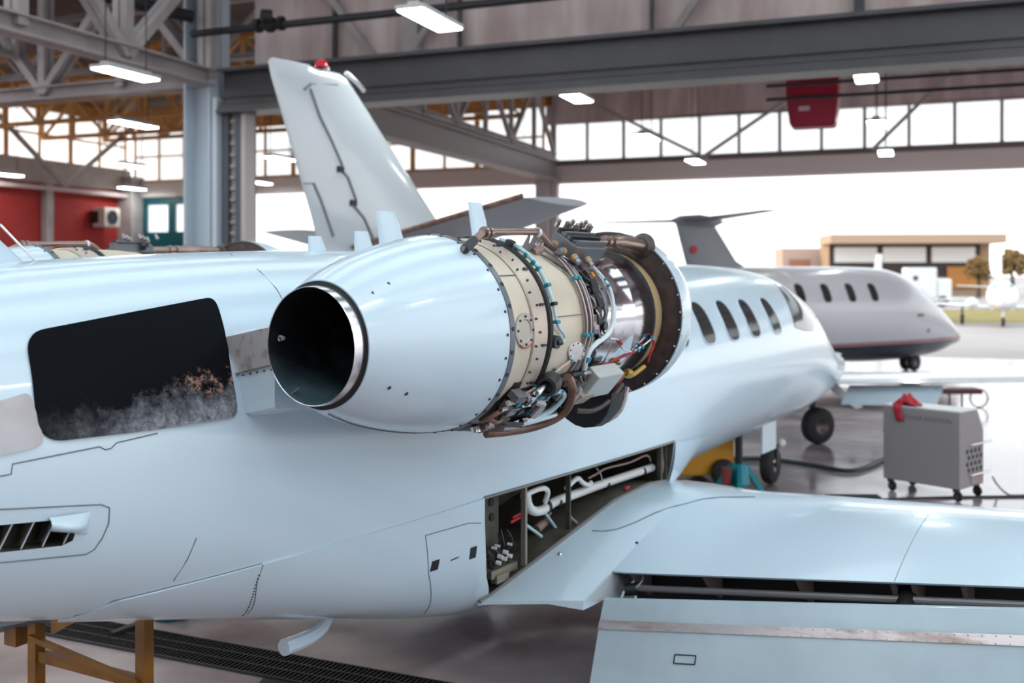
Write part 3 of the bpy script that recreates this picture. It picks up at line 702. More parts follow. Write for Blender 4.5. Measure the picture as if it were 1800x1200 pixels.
def make_wing(sg, cove):
    wm = MB(); SP = [0, .12, .28, .45, .65, .85, 1.0]
    inb = []
    for q in SP:
        row = []
        for k in range(29):
            f = k / 28
            s_out = 1.33
            t_te = lerp(1.99, 2.30, q); t_le = sect(1.35)[4]
            t = t_te + (t_le - t_te) * (.5 - .5 * math.cos(math.pi * f)) if k else t_te
            s = lerp(rooty(t) - .015, s_out, q)
            row.append((t, sg * s, upz(t, s)))
        inb.append(row)
    # the inner part: upper skin, thin lower skin
    low = [[(t, y, z - .02 - .24 * math.sin(math.pi * min(1, max(0, (t - 2.2) / 3.1))) ** .8) for t, y, z in r] for r in inb]
    ring = [r + lw[::-1] for r, lw in zip(inb, low)]
    wm.grid(ring, True, 0, True, True)
    out = []
    for s in [1.33, 1.45, 1.6, 1.75, 1.9, 2.05, 2.2, 2.7, 3.3, 4.0, 4.8, 5.6, 6.2]:
        tc_, zc_, tk, zk, tl, zl = sect(s); up = []; lo = []
        if cove: t0 = tc_
        else: t0 = tc_ - .45
        for k in range(27):
            t = t0 + (tl - t0) * (1 - math.cos(math.pi * k / 26)) / 2
            up.append((t, sg * s, upz(t, s)))
        tb = tc_ + .34
        for k in range(14):
            t = lerp(tl, tb, k / 13); lo.append((t, sg * s, zl - .03 - .2 * math.sin(math.pi * min(.5, k / 13 * .8)) + (zc_ - zl - .09 + .2) * max(0, k / 13 - .2) * .3))
        spar = [(tb, sg * s, upz(tb, s) - .03), (t0 + .01, sg * s, upz(t0, s) - .012)]
        out.append(up + lo[1:] + spar)
    wm.grid(out, True, 0, True, True)
    return wm.build('wing', PAINT, jet, 40)
wing = make_wing(-1, True); make_wing(1, False)
# side wall between root fillet and flap bay
m = MB(); m.prism([(2.30,-1.332,.672),(2.69,-1.332,.765),(3.0,-1.332,.80),(3.0,-1.332,.50),(2.66,-1.332,.60)], (0,.02,0)); m.build('fillet_wall', PAINT_G, wing, 0)
# dark flap bay: spar web, ribs, torque tube, actuator
def wp(s, dt, dz): tc_, zc_ = sect(s)[:2]; return Vector((tc_ + dt, -s, zc_ + dz))
m = MB(); m.grid([[wp(s, .30, .04), wp(s, .30, -.28)] for s in (1.36, 2.5, 4.0, 6.1)]); m.grid([[wp(s, .01, -.016), wp(s, .30, .05)] for s in (1.36, 2.5, 4.0, 6.1)]); m.build('flap_bay_spar', mat('bay_dark', (.02,.017,.017), .6), wing, 0)
for s in (1.47, 1.95, 2.52, 3.05, 3.16, 3.42, 4.2, 5.0):
    m = MB(); m.prism([wp(s,.02,-.014), wp(s,.29,.04), wp(s,.29,-.22), wp(s,.12,-.12)], (0,.03,0)); m.build('flap_bay_rib', mat('rib_blush', (.22,.16,.155), .5), wing, 0)
m = MB(); m.tube([wp(1.42, .07, -.115), wp(6.0, .07, -.115)], .022, 10); m.build('torque_tube', mat('tube_grey', (.27,.26,.27), .4, .3), wing)
m = MB(); m.cyl(wp(3.10,.22,-.05), wp(3.10,-.02,-.17), .05); m.cyl(wp(3.10,.0,-.16), wp(3.10,-.10,-.22), .028); m.build('flap_actuator', BLACK, wing)
m = MB(); m.tube(spline([wp(1.42,.18,-.02), wp(1.45,.1,-.06), wp(1.41,.0,-.13), wp(1.42,-.06,-.2)]), .008, 6); m.tube(spline([wp(1.46,.16,-.0), wp(1.5,.08,-.07), wp(1.44,.02,-.13)]), .006, 6); m.build('bay_hose', HOSE_B, wing)
m = MB(); m.cyl(wp(1.4,.04,-.12), wp(1.47,.06,-.12), .04); m.build('flap_bracket', DARK, wing)
# flap hanging below
def fp(s, dt, dz): u = s - 1.4; return Vector((2.50 + .06 * u + dt, -s, .655 + .136 * u + dz))
prof = [(.03,-.045),(.035,-.015),(.0,.008),(-.03,.005),(-.06,-.05),(-.085,-.115),(-.10,-.15),(-.16,-.31),(-.22,-.47),(-.275,-.62),(-.262,-.615),(-.17,-.42),(-.08,-.22),(-.01,-.10)]
m = MB(); m.grid([[fp(s, a, b) for a, b in prof] for s in (1.385, 2.2, 3.0, 4.0, 5.0, 6.0)], True, 0, True, True); flap = m.build('flap', FLAPM, jet, 50)
m = MB(); m.grid([[fp(s, a, b) for a, b in ((-.0875,-.110),(-.108,-.158))] for s in np.arange(1.385, 6.0, .2)])
for v in range(len(m.v)): m.v[v] = (m.v[v][0] - .004, m.v[v][1], m.v[v][2] + .002)
for k in range(56):
    for a, b in ((-.094,-.118),(-.108,-.152)):
        m.ball(fp(2.1 + .066 * k, a - .004, b + .003), .0042, 1, 4)
m.build('wear_strip', [STRIPM, ALU], flap, 0, 'bare scuffed metal strip along the flap')
m = MB(); c0 = 1.905; c1 = 2.035
for (a0_, b0_, a1_, b1_) in ((c0,.0,c1,.0),(c0,1,c1,1),(c0,0,c0,1),(c1,0,c1,1)):
    P = []
    for s_, f in ((a0_, b0_), (a1_, b1_)):
        P.append(fp(s_, lerp(-.148,-.166, f) - .003, lerp(-.279,-.325, f) + .001))
    m.tube(P, .0035, 6)
m.build('step_mark', BLACK, flap, 0, 'thin black rectangle outline painted on the flap')
# wing seams, fuel cap, fillet line
m = MB()
m.tube([(t, -s, upz(t, s) + .001) for t, s in [(3.05,.98),(3.08,1.05),(3.15,1.12),(3.3,1.19),(3.5,1.25),(3.7,1.31),(3.85,1.36),(4.0,1.40),(4.12,1.50),(4.2,1.62),(4.25,1.72)]], .0055, 6)
m.tube([(lerp(2.83, 3.75, k / 14), -3.05, upz(lerp(2.83, 3.75, k / 14), 3.05) + .0005) for k in range(15)], .002, 6)
m.build('wing_seam', mat('seam_teal_grey', (.16,.22,.24), .6), wing)
m = MB(); m.ball((3.06,-1.32,upz(3.06,1.32)), .012, 0, 6); m.build('wing_screw', SCREW, wing)
m = MB(); m.ball((2.66,-.95,upz(2.66,.95)+.002), .016, 0, 6); m.build('fillet_stud', ALU, wing)
m = MB(); m.tube([(t, -rooty(t) + .004, float(np.interp(t, [c[0] for c in CRV], [c[1] for c in CRV])) + .004) for t in np.arange(1.99, 4.62, .06)], .012, 8); m.build('root_seal', mat('seal_grey', (.17,.165,.16), .6), wing)
# wing-root glove ahead of the open bay
g = MB(); rows = []
for k in range(9):
    f = k / 8; t = 4.64 + .95 * f
    zt = lerp(1.30, 1.22, f); zb = lerp(.86, 1.12, f)
    rows.append([B.side(t, lerp(zt, zb, j / 8), -1, .010 + .008 * math.sin(math.pi * j / 8) * (1 - f)) for j in range(9)])
g.grid(rows); g.build('root_glove', PAINT, jet, 50)

# ------------------------------------------------------------------ inside the open bay
m = MB(); m.tube(spline([(2.606,-.72,1.214),(2.62,-.72,1.15),(2.68,-.72,1.09),(2.80,-.72,1.065),(2.98,-.72,1.091),(3.3,-.72,1.094),(3.7,-.72,1.095),(4.55,-.72,1.083)], 6), .033, 12); m.build('air_duct', WHITEP, jet)
for t in (2.86, 3.0, 3.72, 4.35):
    m = MB(); m.cyl((t,-.72,1.08), (t + .03,-.72,1.08), .038); m.build('duct_clamp', DARK, jet)
for pts, r_, mt, nm_ in (([(2.46,-.78,1.23),(2.58,-.80,1.25),(2.70,-.80,1.245),(2.77,-.79,1.205),(2.78,-.76,1.13)], .018, WHITEP, 'bay_hose'),
    ([(3.03,-.78,1.18),(3.10,-.80,1.225),(3.172,-.80,1.233),(3.255,-.79,1.186),(3.36,-.78,1.15),(3.43,-.76,1.155)], .018, WHITEP, 'bay_hose'),
    ([(3.41,-.75,1.188),(3.52,-.77,1.21),(3.64,-.78,1.229),(4.02,-.78,1.213),(4.32,-.78,1.225),(4.49,-.74,1.15)], .008, PINK, 'bay_wire'),
    ([(3.62,-.70,1.228),(3.66,-.72,1.17),(3.64,-.74,1.10)], .006, TUBEM, 'bay_wire'),
    ([(4.54,-.80,1.24),(4.56,-.82,1.12),(4.55,-.80,1.0)], .007, PINK, 'bay_wire'),
    ([(4.58,-.80,1.25),(4.585,-.8,1.1)], .006, TUBEM, 'bay_wire'),
    ([(2.50,-.66,1.035),(2.75,-.66,1.06)], .011, REDP, 'bay_wire'), ([(2.50,-.68,1.07),(2.70,-.68,1.09)], .008, REDP, 'bay_wire'),
    ([(3.86,-.82,1.035),(3.93,-.82,1.043)], .012, REDP, 'bay_wire')):
    m = MB(); m.tube(spline(pts, 5), r_, 8); m.build(nm_, mt, jet)
for a, b_, mt in (((2.858,-.70,1.05),(3.02,-.72,.88), HOSE_B), ((2.58,-.72,1.02),(2.77,-.74,.895), HOSE_B), ((3.02,-.66,1.0),(2.82,-.66,.90), PINK), ((3.04,-.8,.99),(3.10,-.83,.93), PINK)):
    m = MB(); m.tube([a, b_], .012, 8); m.build('bay_strut', mt, jet)
def zC(t): return float(np.interp(t, [c[0] for c in CRV], [c[1] for c in CRV]))
for t, wd in ((2.43, .022), (3.005, .016), (4.505, .03), (4.60, .012)):
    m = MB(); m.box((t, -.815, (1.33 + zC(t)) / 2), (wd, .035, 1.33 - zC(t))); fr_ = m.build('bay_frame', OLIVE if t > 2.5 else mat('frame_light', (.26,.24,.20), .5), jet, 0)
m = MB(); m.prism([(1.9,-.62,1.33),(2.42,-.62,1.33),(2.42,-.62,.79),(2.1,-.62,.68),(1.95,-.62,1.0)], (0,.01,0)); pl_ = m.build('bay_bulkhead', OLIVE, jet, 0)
for a, z in ((2.33,1.20),(2.22,1.11),(2.335,1.10)):
    m = MB(); m.cyl((a,-.625,z), (a,-.63,z), .028); m.build('lightening_hole', BLACK, pl_)
random.seed(3)
hb = MB()
for k in range(26):
    a = random.uniform(2.08, 2.36); z = random.uniform(.80, .98); y = -random.uniform(.66, .76)
    hb.tube(spline([(a, y, z + random.uniform(.03,.09)), (a + random.uniform(-.04,.04), y - .03, z), (a + random.uniform(-.05,.05), y, z - random.uniform(.04,.1))], 4), .006, 5)
hb.build('wire_bundle', DARK, jet)
for k, (a, z) in enumerate(((2.19,.90),(2.25,.915),(2.17,.865),(2.24,.875),(2.30,.88),(2.12,.97),(2.16,.975),(2.30,.955))):
    m = MB(); m.cyl((a,-.77,z), (a + .01,-.80,z - .005), .014 if k < 5 else .009, 10); m.build('wire_terminal', WHITEP, jet)
m = MB(); m.box((2.24,-.72,.80), (.30,.14,.05)); m.box((2.2,-.78,.765), (.14,.05,.05)); m.build('relay_tray', mat('tray_metal', (.30,.26,.2), .4, .5), jet, 0)
m = MB(); m.cyl((2.83,-.66,.92),(2.94,-.66,.95), .032); m.build('bay_valve', PINK, jet)
rim = MB(); rim.tube([B.side(a, z, -1, .001) for a, z in dense([(1.864,1.343),(4.63,1.306)], .06, False)], .010, 6); rim.tube([B.side(a, z, -1, .001) for a, z in dense([(1.864,1.343),(1.868,1.19),(1.90,1.01),(1.96,.835),(2.084,.68)], .05, False)], .007, 6); rim.build('bay_rim', mat('rim_grey', (.22,.21,.2), .5), jet)

# ------------------------------------------------------------------ engines
def engine(sg, lat, name_label):
    AX = Vector((1, 0, .02)).normalized(); C0 = Vector((0, sg * lat, 2.388))
    def E(t, a, r):
        a = R(a); return Vector((t, sg * (lat + r * math.sin(a)), 2.388 + .02 * t + r * math.cos(a)))
    def TG(a): a = R(a); return Vector((0, sg * math.cos(a), -math.sin(a)))     # tangent, downward on the outboard side
    def RD(a): a = R(a); return Vector((0, sg * math.sin(a), math.cos(a)))
    def rot(a): return Matrix((Vector((1, 0, 0)), TG(a), RD(a))).transposed()
    def lat_(prof, n=72): return MB().lathe(C0, AX, prof, n)
    def path(L, k=6): return spline([E(*p) for p in L], k)
    # bare casing
    cs = lat_([(.55,.40),(.80,.452),(1.05,.457),(1.14,.452),(1.15,.466),(1.2,.468),(1.21,.452),(1.3,.455),(1.45,.45),(1.58,.437),(1.6,.437),(1.61,.40),(1.9,.395),(2.5,.39),(2.67,.388)])
    eng = cs.build('engine', TAN, jet, 40, name_label)
    lat_([(1.6,.405),(1.62,.415),(1.84,.415),(1.86,.40)]).build('intermediate_case', DARK, eng)
    lat_([(1.80,.40),(1.81,.424),(1.95,.424),(1.955,.429),(2.03,.429),(2.035,.424),(2.20,.421),(2.21,.4265),(2.235,.4265),(2.245,.42),(2.48,.413),(2.50,.409)]).build('fan_case', SILVER, eng, 30)
    lat_([(2.485,.405),(2.49,.418),(2.515,.418),(2.52,.39)]).build('fan_case_ring', DARK, eng)
    fl_ = lat_([(1.03,.46),(1.035,.468),(1.15,.472),(1.155,.46)])
    MB().tube([E(1.18, a, .468) for a in range(0, 360, 5)], .018, 8, True).build('clamp_band', BLACK, eng)
    for k in range(44):
        a = k * 360 / 44; fl_.cyl(E(1.05 + .03 * (k % 2), a, .465), E(1.05 + .03 * (k % 2), a, .478), .006, 6, 1)
        if k % 3 == 0: fl_.box(E(1.12, a, .475), (.035, .012, .012), rot(a), 1)
    fl_.build('bolt_flange', [BEIGE, SCREW], eng)
    # aft cowl
    cowl = lat_([(.28,.30),(.03,.268),(.032,.284),(.07,.303),(.12,.328),(.2,.361),(.30,.393),(.40,.420),(.52,.447),(.64,.468),(.74,.480),(.83,.488),(.832,.482),(.7,.47),(.5,.43)], 96).build('aft_cowl', PAINT, jet, 40, 'white barrel shaped aft cowl')
    lat_([(.792,.4855),(.793,.4885),(.83,.4905),(.8325,.488)], 96).build('cowl_edge_band', mat('edge_band', (.15,.165,.19), .4, .4), cowl)
    m = MB()
    def screw(t, a, r_, s=.010):
        m.lathe(E(t, a, r_ - .002), RD(a), [(0, s), (.0045, s), (.0055, s * .6), (.004, s * .4), (.004, 0)], 10)
    for t, a in ((.113,45.7),(.2,43),(.152,121.8),(.245,125)): screw(t, a, float(np.interp(t, [.07,.12,.2,.3], [.303,.328,.361,.393])) , .0085)
    for a in range(8, 360, 13): screw(.812, a, .4905, .011); screw(.772, a + 3, .4835, .0075)
    m.build('cowl_screws', SCREW, cowl)
    MB().tube([E(t, 176, float(np.interp(t, [.03,.12,.2,.3,.4,.52,.64,.74,.83], [.284,.328,.361,.393,.42,.447,.468,.48,.488])) + .001) for t in np.linspace(.06, .79, 16)], .003, 6).build('cowl_joint', SEAM, cowl)
    # exhaust nozzle
    ex = MB().lathe(C0, AX, [(.2,.262),(.03,.262),(-.026,.2575),(-.030,.2555),(-.028,.2525),(.02,.249)], 96).build('exhaust_nozzle', ALU, jet, 50)
    MB().lathe(C0, AX, [(-.026,.2520),(.05,.247),(.4,.235),(.95,.21),(.951,.0)], 96).build('exhaust_liner', SOOT, ex, 40, 'soot black inside of the exhaust nozzle with a painted bluish sheen')
    MB().lathe(C0, AX, [(.0285,.262),(.029,.279)], 72).build('nozzle_gap', BLACK, eng, 0)
    ia = 285
    MB().tube([E(.035, 276, .246), E(.03, 276, .222), E(.012, 276, .214), E(.0, 276, .213)], .0105, 12, caps=False).build('probe_tube', mat('probe_steel', (.62,.58,.55), .4, .2), ex)
    MB().tube([E(.0, 212, .252), E(.004, 206, .205)], .006, 8).build('probe_rod', BRONZE, ex)
    # inlet cowl and its bulkhead
    icw = lat_([(2.66,.515),(2.662,.526),(2.74,.526),(2.83,.512),(2.91,.488),(2.97,.455),(2.995,.425),(2.98,.405),(2.9,.395),(2.8,.39)], 96).build('inlet_cowl', PAINT, jet, 40)
    lat_([(2.668,.388),(2.667,.405),(2.663,.410),(2.662,.524)], 96).build('bulkhead', BULK, icw)
    rm = lat_([(2.655,.510),(2.656,.524),(2.668,.5275),(2.672,.524)], 96)
    for a in range(4, 360, 12): rm.ball(E(2.652, a, .517), .006, 1, 5); rm.ball(E(2.69, a + 4, .5265), .0055, 1, 5)
    rm.build('bulkhead_rim', [mat('rim_dark', (.05,.045,.05), .4, .5), ALU], icw)
    lat_([(2.53,.392),(2.535,.398),(2.64,.398),(2.645,.392)], 72).build('seal_ring', mat('seal_tan', (.45,.32,.17), .5), eng)
    # bleed pipe over the top
    bp = MB(); bp.tube(path([(.70,35,.50),(.80,31,.53),(.90,28.5,.56),(1.1,28,.565),(1.32,27.4,.565),(1.42,27.2,.56),(1.50,30,.52),(1.56,33,.49)], 5), .019, 12)
    bpo = bp.build('bleed_pipe', BRONZE, jet)
    for t in (.885, .92):
        MB().cyl(E(t, 28.5, .56), E(t + .022, 28.4, .561), .030, 16).build('pipe_coupling', BRONZE, bpo)
    m = MB(); m.tube([E(.70, 35, .50), E(.80, 31, .53)], .023, 10); m.build('pipe_sleeve', DARK, bpo)
    m = MB(); a = 27.5
    m.prism([E(1.28,a,.45), E(1.45,a,.45), E(1.425,a,.49), E(1.41,a,.495), E(1.40,a,.59), E(1.375,a,.59), E(1.365,a,.50), E(1.345,a,.50), E(1.33,a,.545), E(1.315,a,.545), E(1.305,a,.49)], TG(a) * .008); m.build('pipe_bracket', mat('bracket_grey', (.25,.24,.25), .45, .3), eng)
    m = MB(); m.tube([E(1.385, 27.4, .563), E(1.405, 27.4, .563)], .027, 12); m.build('pipe_clip', WHITEP, bpo)
    m = MB(); m.tube(path([(1.85,31,.51),(1.95,31,.53),(2.15,31,.53),(2.3,31,.53),(2.66,31,.50)], 3), [.028] * 9 + [.045] * 4, 12); m.build('anti_ice_pipe', BRONZE, eng)
    for t in (2.13, 2.2): MB().cyl(E(t, 31, .53), E(t + .03, 31, .53), .038).build('pipe_coupling', BRONZE, eng)
    m = MB(); m.cyl(E(2.62, 31, .505), E(2.665, 31, .50), .055, 24, r2=.085); m.build('pipe_boot', BULK, eng)
    # electronics box
    a = 34; m = MB(); m.box(E(1.78, a, .515), (.34, .17, .085), rot(a)); m.box(E(1.78, a - 3, .562), (.30, .14, .02), rot(a)); bx = m.build('control_unit', GUN, jet, 0, bevel=.006)
    for k in range(4):
        m = MB(); m.box(E(1.78, a - 7 + 4.4 * k, .575), (.32, .016, .03), rot(a)); m.build('cooling_rib', GUN if k % 2 else DARK, bx, 0)
    m = MB(); m.box(E(1.78, a - 2.7, .574), (.30, .012, .012), rot(a)); m.build('red_seal', REDP, bx, 0)
    for k, (t, aa) in enumerate(((1.575, 31), (1.575, 38.5), (1.62, 43), (1.74, 45.5))):
        m = MB(); p = E(t, aa, .508); d = Vector((-1, 0, 0)) if k < 2 else TG(aa)
        m.cyl(p, p + d * .03, .022, 14); m.cyl(p + d * .03, p + d * .055, .017, 14); c_ = m.build('connector', mat('connector_grey', (.30,.31,.33), .35, .5), bx)
        m = MB(); m.cyl(p + d * .006, p + d * .018, .0235, 14); m.build('connector_ring', ORANGE, bx)
    for k in range(7):
        t = 1.68 + .05 * k; m = MB(); p = E(t, a - 13 + (k % 3) * 3, .575); m.cyl(p, p + RD(a) * (.03 + .012 * (k % 2)), .014 + .004 * (k % 3), 10); m.ball(p + RD(a) * .04, .013, 0, 6); m.build('fitting', mat('fitting_metal', (.32,.30,.31), .3, .8), bx)
    m = MB(); m.tube(path([(1.82, 20, .50), (1.86, 24, .55), (1.92, 28, .53)]), .022, 10); m.build('elbow', DARK, bx)
    # twin steel tubes with clamps
    for off in (-.022, .022, .052):
        MB().tube(path([(1.47 + off, 28, .495), (1.53 + off, 34, .475), (1.575 + off, 45, .462), (1.588 + off, 62, .458), (1.595 + off, 80, .456), (1.60 + off, 95, .455), (1.58 + off, 108, .455), (1.545 + off, 122, .455)], 6), .0105 if off < .05 else .007, 8).build('fuel_tube', TUBEM, eng)
    for a in (57, 96):
        for off in (-.022, .022):
            m = MB(); m.box(E(1.585 + off, a, .465), (.03, .02, .028), rot(a)); m.build('tube_clamp', TEALC, eng, 0, bevel=.004)
    m = MB(); m.cyl(E(1.40, 30, .455), E(1.46, 30, .475), .024); m.build('tube_boot', PINK, eng)
    for k in range(3): MB().tube(path([(1.45, 33, .455), (1.46 + .02 * k, 40 + 2 * k, .462), (1.50 + .03 * k, 46 + 3 * k, .458), (1.57, 50 + 5 * k, .455)]), .003, 5).build('sense_line', SCREW, eng)
    # pale blue harness beside the clamp band
    hb = MB(); hb.tube(path([(1.20,18,.487),(1.215,31,.492),(1.232,44,.487),(1.228,57,.480),(1.224,72,.478),(1.228,82,.476),(1.25,88,.475),(1.295,92,.475),(1.318,95,.475),(1.30,97.5,.475),(1.25,97,.475)], 6), [.0125] * 24 + [.0085] * 37, 8)
    ho = hb.build('harness', HOSE_B, jet)
    for a in (24, 30, 38, 45, 50, 62, 74, 85):
        m = MB(); m.box(E(1.226, a, .482), (.034, .018, .03), rot(a)); m.build('harness_clamp', TEALC if a > 30 and a not in (74,) else DARK, ho, 0, bevel=.004)
    m = MB(); m.cyl(E(1.22, 97, .455), E(1.22, 97, .495), .034, 14); m.cyl(E(1.22, 97, .49), E(1.245, 97, .50), .016); m.build('igniter', SCREW, eng)
    m = MB(); m.box(E(1.20, 26, .492), (.05, .04, .035), rot(26)); m.build('harness_plug', DARK, ho, 0, bevel=.006)
    # white hose around the fan case
    MB().tube(path([(1.89,44,.448),(1.915,55,.447),(1.94,65,.446),(1.925,76,.448),(1.90,85,.452),(1.87,93,.455),(1.80,99,.458),(1.70,103,.46),(1.635,107,.465),(1.62,114,.47),(1.64,122,.475),(1.70,133,.48)], 6), [.009] * 20 + [.0155] * 47, 9).build('drain_hose', HOSE_W, eng)
    for t, a in ((1.625, 113), (1.64, 120), (1.69, 132), (1.70, 134.5), (1.925, 58), (1.93, 63)):
        m = MB(); m.box(E(t, a, .472 if a > 100 else .45), (.036, .03, .03) if a > 100 else (.02, .015, .02), rot(a)); m.build('hose_clamp', TEALC, eng, 0, bevel=.004)
    # thin sense lines on the fan case
    w1 = MB(); w1.tube(path([(1.92,103,.43),(2.0,104,.432),(2.06,108,.43),(2.12,113,.428),(2.22,117,.425),(2.30,118,.425),(2.40,113,.43),(2.50,108,.43),(2.53,112,.43)], 5), .005, 6); w1.build('sense_wire', HOSE_W, eng)
    w1 = MB(); w1.tube(path([(2.49,106,.42),(2.52,114,.44),(2.50,120,.45),(2.52,128,.46)], 4), .008, 6); w1.build('red_lead', REDP, eng)
    w1 = MB(); w1.tube(path([(2.02,105,.436),(2.07,108.5,.434)], 3), .009, 6); w1.build('red_sleeve', REDP, eng)
    for t, a in ((2.34,117),(2.38,114.5),(2.48,108)):
        m = MB(); m.box(E(t, a, .432), (.028, .02, .02), rot(a)); m.build('wire_clip', TEALC, eng, 0, bevel=.004)
    m = MB(); m.tube(path([(1.07,130,.49),(1.15,126,.49),(1.25,120,.485),(1.36,115,.475),(1.47,111.5,.465),(1.55,109,.46),(1.58,106,.455)], 5), .0065, 6); m.build('bundle_line', mat('line_pinkish', (.58,.40,.36), .5), eng)
    for t, a in ((1.16,125.5),(1.25,120),(1.45,112.2),(1.32,117)):
        m = MB(); m.box(E(t, a, .482 if t < 1.3 else .47), (.022, .018, .02), rot(a)); m.build('wire_clip', TEALC, eng, 0, bevel=.003)
    # cover plates
    m = MB(); m.lathe(E(.965, 88, .447), RD(88), [(0, .085), (.012, .085), (.014, .08), (.014, .055), (.009, .05), (.012, 0)], 28);
    for k in range(8): q = k * math.pi / 4; m.ball(E(.965, 88, .462) + (Vector((1,0,0)) * math.cos(q) + TG(88) * math.sin(q)) * .068, .007, 1, 5)
    m.build('cover_plate', [mat('plate_beige', (.42,.38,.34), .4, .4), SCREW], eng)
    m = MB(); m.tube([E(.965, 88, .458) + (Vector((1,0,0)) * math.cos(q) + TG(88) * math.sin(q)) * .084 for q in np.linspace(-.1, 2.2, 14)], .004, 6); m.build('red_sealant', mat('sealant_red', (.45,.07,.03), .6), eng)
    m = MB(); pts = []
    for k in range(18):
        q = 2 * math.pi * k / 18; dt = .085 * math.cos(q); da = 7.2 * math.sin(q); pts.append((1.50 + dt + .03 * math.sin(q), 107 + da))
    m.grid([[E(t, a, .453) for t, a in pts], [E(t, a, .462) for t, a in pts], [E(1.5 + (t - 1.5) * .5, 107 + (a - 107) * .5, .465) for t, a in pts]], True, 0, False, True)
    for t, a in pts[::2]: m.ball(E(1.5 + (t - 1.5) * .86, 107 + (a - 107) * .86, .463), .005, 1, 4)
    m.build('drain_plate', [ALU_R, SCREW], eng)
    m = MB(); m.tube([E(t, 82, .4575 if t < 1.45 else .452) for t in np.linspace(1.25, 1.58, 8)], .0028, 5); m.tube([E(t, 52, .4585) for t in np.linspace(.84, 1.05, 6)], .0028, 5); m.build('case_seam', SEAM, eng)
    # accessories packed between casing and fan case
    random.seed(11 if sg < 0 else 12)
    for k in range(30):
        a = random.uniform(46, 108); t = random.uniform(1.66, 1.80); m = MB(); p = E(t, a, .425)
        if k % 3 == 0: m.box(p, (random.uniform(.04,.09), random.uniform(.03,.08), random.uniform(.03,.06)), rot(a))
        elif k % 3 == 1: m.cyl(p, p + RD(a) * random.uniform(.02,.045), random.uniform(.012,.03), 12)
        else: m.tube(spline([E(t, a - 6, .43), E(t + random.uniform(-.05,.05), a, .46), E(t + random.uniform(-.04,.06), a + random.uniform(5,11), .435)], 5), random.uniform(.005,.009), 6)
        m.build(('accessory_box', 'fitting', 'small_line')[k % 3], random.choice((DARK, GUN, SCREW, TUBEM)), eng)
    m = MB(); m.box(E(1.76, 68, .435), (.07, .17, .05), rot(68)); m.box(E(1.73, 84, .435), (.05, .10, .05), rot(84)); m.build('terminal_block', BLACK, eng, 0, bevel=.006)
    m = MB(); m.lathe(E(1.70, 55, .44), RD(55), [(0,.035),(.03,.035),(.032,.03),(.01,.024),(.01,0)], 18); m.build('gauge_cup', SCREW, eng)
    m = MB(); m.box(E(1.80, 54, .452), (.03,.03,.02), rot(54)); m.build('orange_tag', ORANGE, eng, 0)
    # accessory gearbox slung below
    gb = MB(); rows = []
    for t, r0, r1 in ((.86,.40,.47),(1.0,.40,.515),(1.3,.40,.53),(1.6,.40,.52),(1.86,.40,.50),(1.95,.39,.44)):
        rows.append([E(t, a, r1 - .05 * abs(a - 180) / 55 * (1 if abs(a - 180) > 35 else .3)) for a in range(122, 239, 9)] + [E(t, a, .36) for a in range(238, 121, -9)])
    gb.grid(rows, True, 0, True, True); gbo = gb.build('gearbox', mat('gearbox_dark', (.03,.028,.03), .5, .4), jet, 30)
    m = MB(); m.lathe(E(1.27, 122, .50), (Vector((-1,0,0)) + RD(122) * .35).normalized(), [(0,.0),(0,.055),(.06,.062),(.11,.05),(.112,.035),(.085,.03),(.08,0)], 24); m.build('starter_bell', DARK, gbo)
    m = MB(); m.cyl(E(1.18,122,.52), E(1.10,125,.535), .018); m.build('bell_shaft', ALU, gbo)
    m = MB(); m.tube(path([(1.42,121,.50),(1.48,128,.535),(1.545,140,.56),(1.54,150,.575),(1.46,160,.575),(1.32,167,.565),(1.18,172,.55)], 6), .027, 12); m.build('oil_pipe', COPPER, gbo)
    m = MB(); m.tube(path([(.90,150,.49),(.93,146,.515),(1.0,148,.525),(1.06,141,.515),(1.08,134,.50)], 6), .011, 8); m.tube(path([(.90,150,.49),(.88,146,.505),(.95,138,.505),(1.06,137,.50)], 6), .013, 8); m.build('scavenge_line', COPPER, gbo)
    for pts, r_, mt in (([(.95,133,.50),(1.05,132,.505),(1.18,133,.51)], .014, WHITEP), ([(.92,137,.505),(1.06,135.5,.515),(1.22,137,.515)], .013, ALU),
        ([(1.20,135,.51),(1.28,137,.53),(1.27,146,.545)], .022, mat('pale_metal', (.55,.56,.60), .35, .5)), ([(1.28,134,.50),(1.40,131,.51),(1.46,134,.53),(1.44,145,.545),(1.30,152,.555)], .016, HOSE_B),
        ([(1.24,152,.55),(1.36,150,.555),(1.5,147,.56)], .02, ALU), ([(1.10,155,.545),(1.2,158,.55),(1.34,158,.56)], .016, TUBEM),
        ([(1.18,128,.49),(1.12,131,.505),(1.22,132,.515),(1.30,130,.50)], .015, mat('slate_hose', (.12,.19,.23), .5)), ([(1.55,128,.50),(1.62,132,.525),(1.63,140,.535),(1.56,145,.54)], .013, ALU),
        ([(1.58,124,.49),(1.66,121,.50),(1.70,128,.50)], .011, TUBEM), ([(1.50,122,.485),(1.58,121,.50),(1.63,126,.51)], .010, SCREW)):
        m = MB(); m.tube(path(pts, 5), r_, 9); m.build('gearbox_line', mt, gbo)
    for t, a in ((1.02,133),(1.12,133),(1.20,131),(1.30,133.5),(1.42,131.5),(1.27,146)):
        m = MB(); m.box(E(t, a, .512), (.03,.034,.034), rot(a)); m.build('line_clamp', TEALC, gbo, 0, bevel=.004)
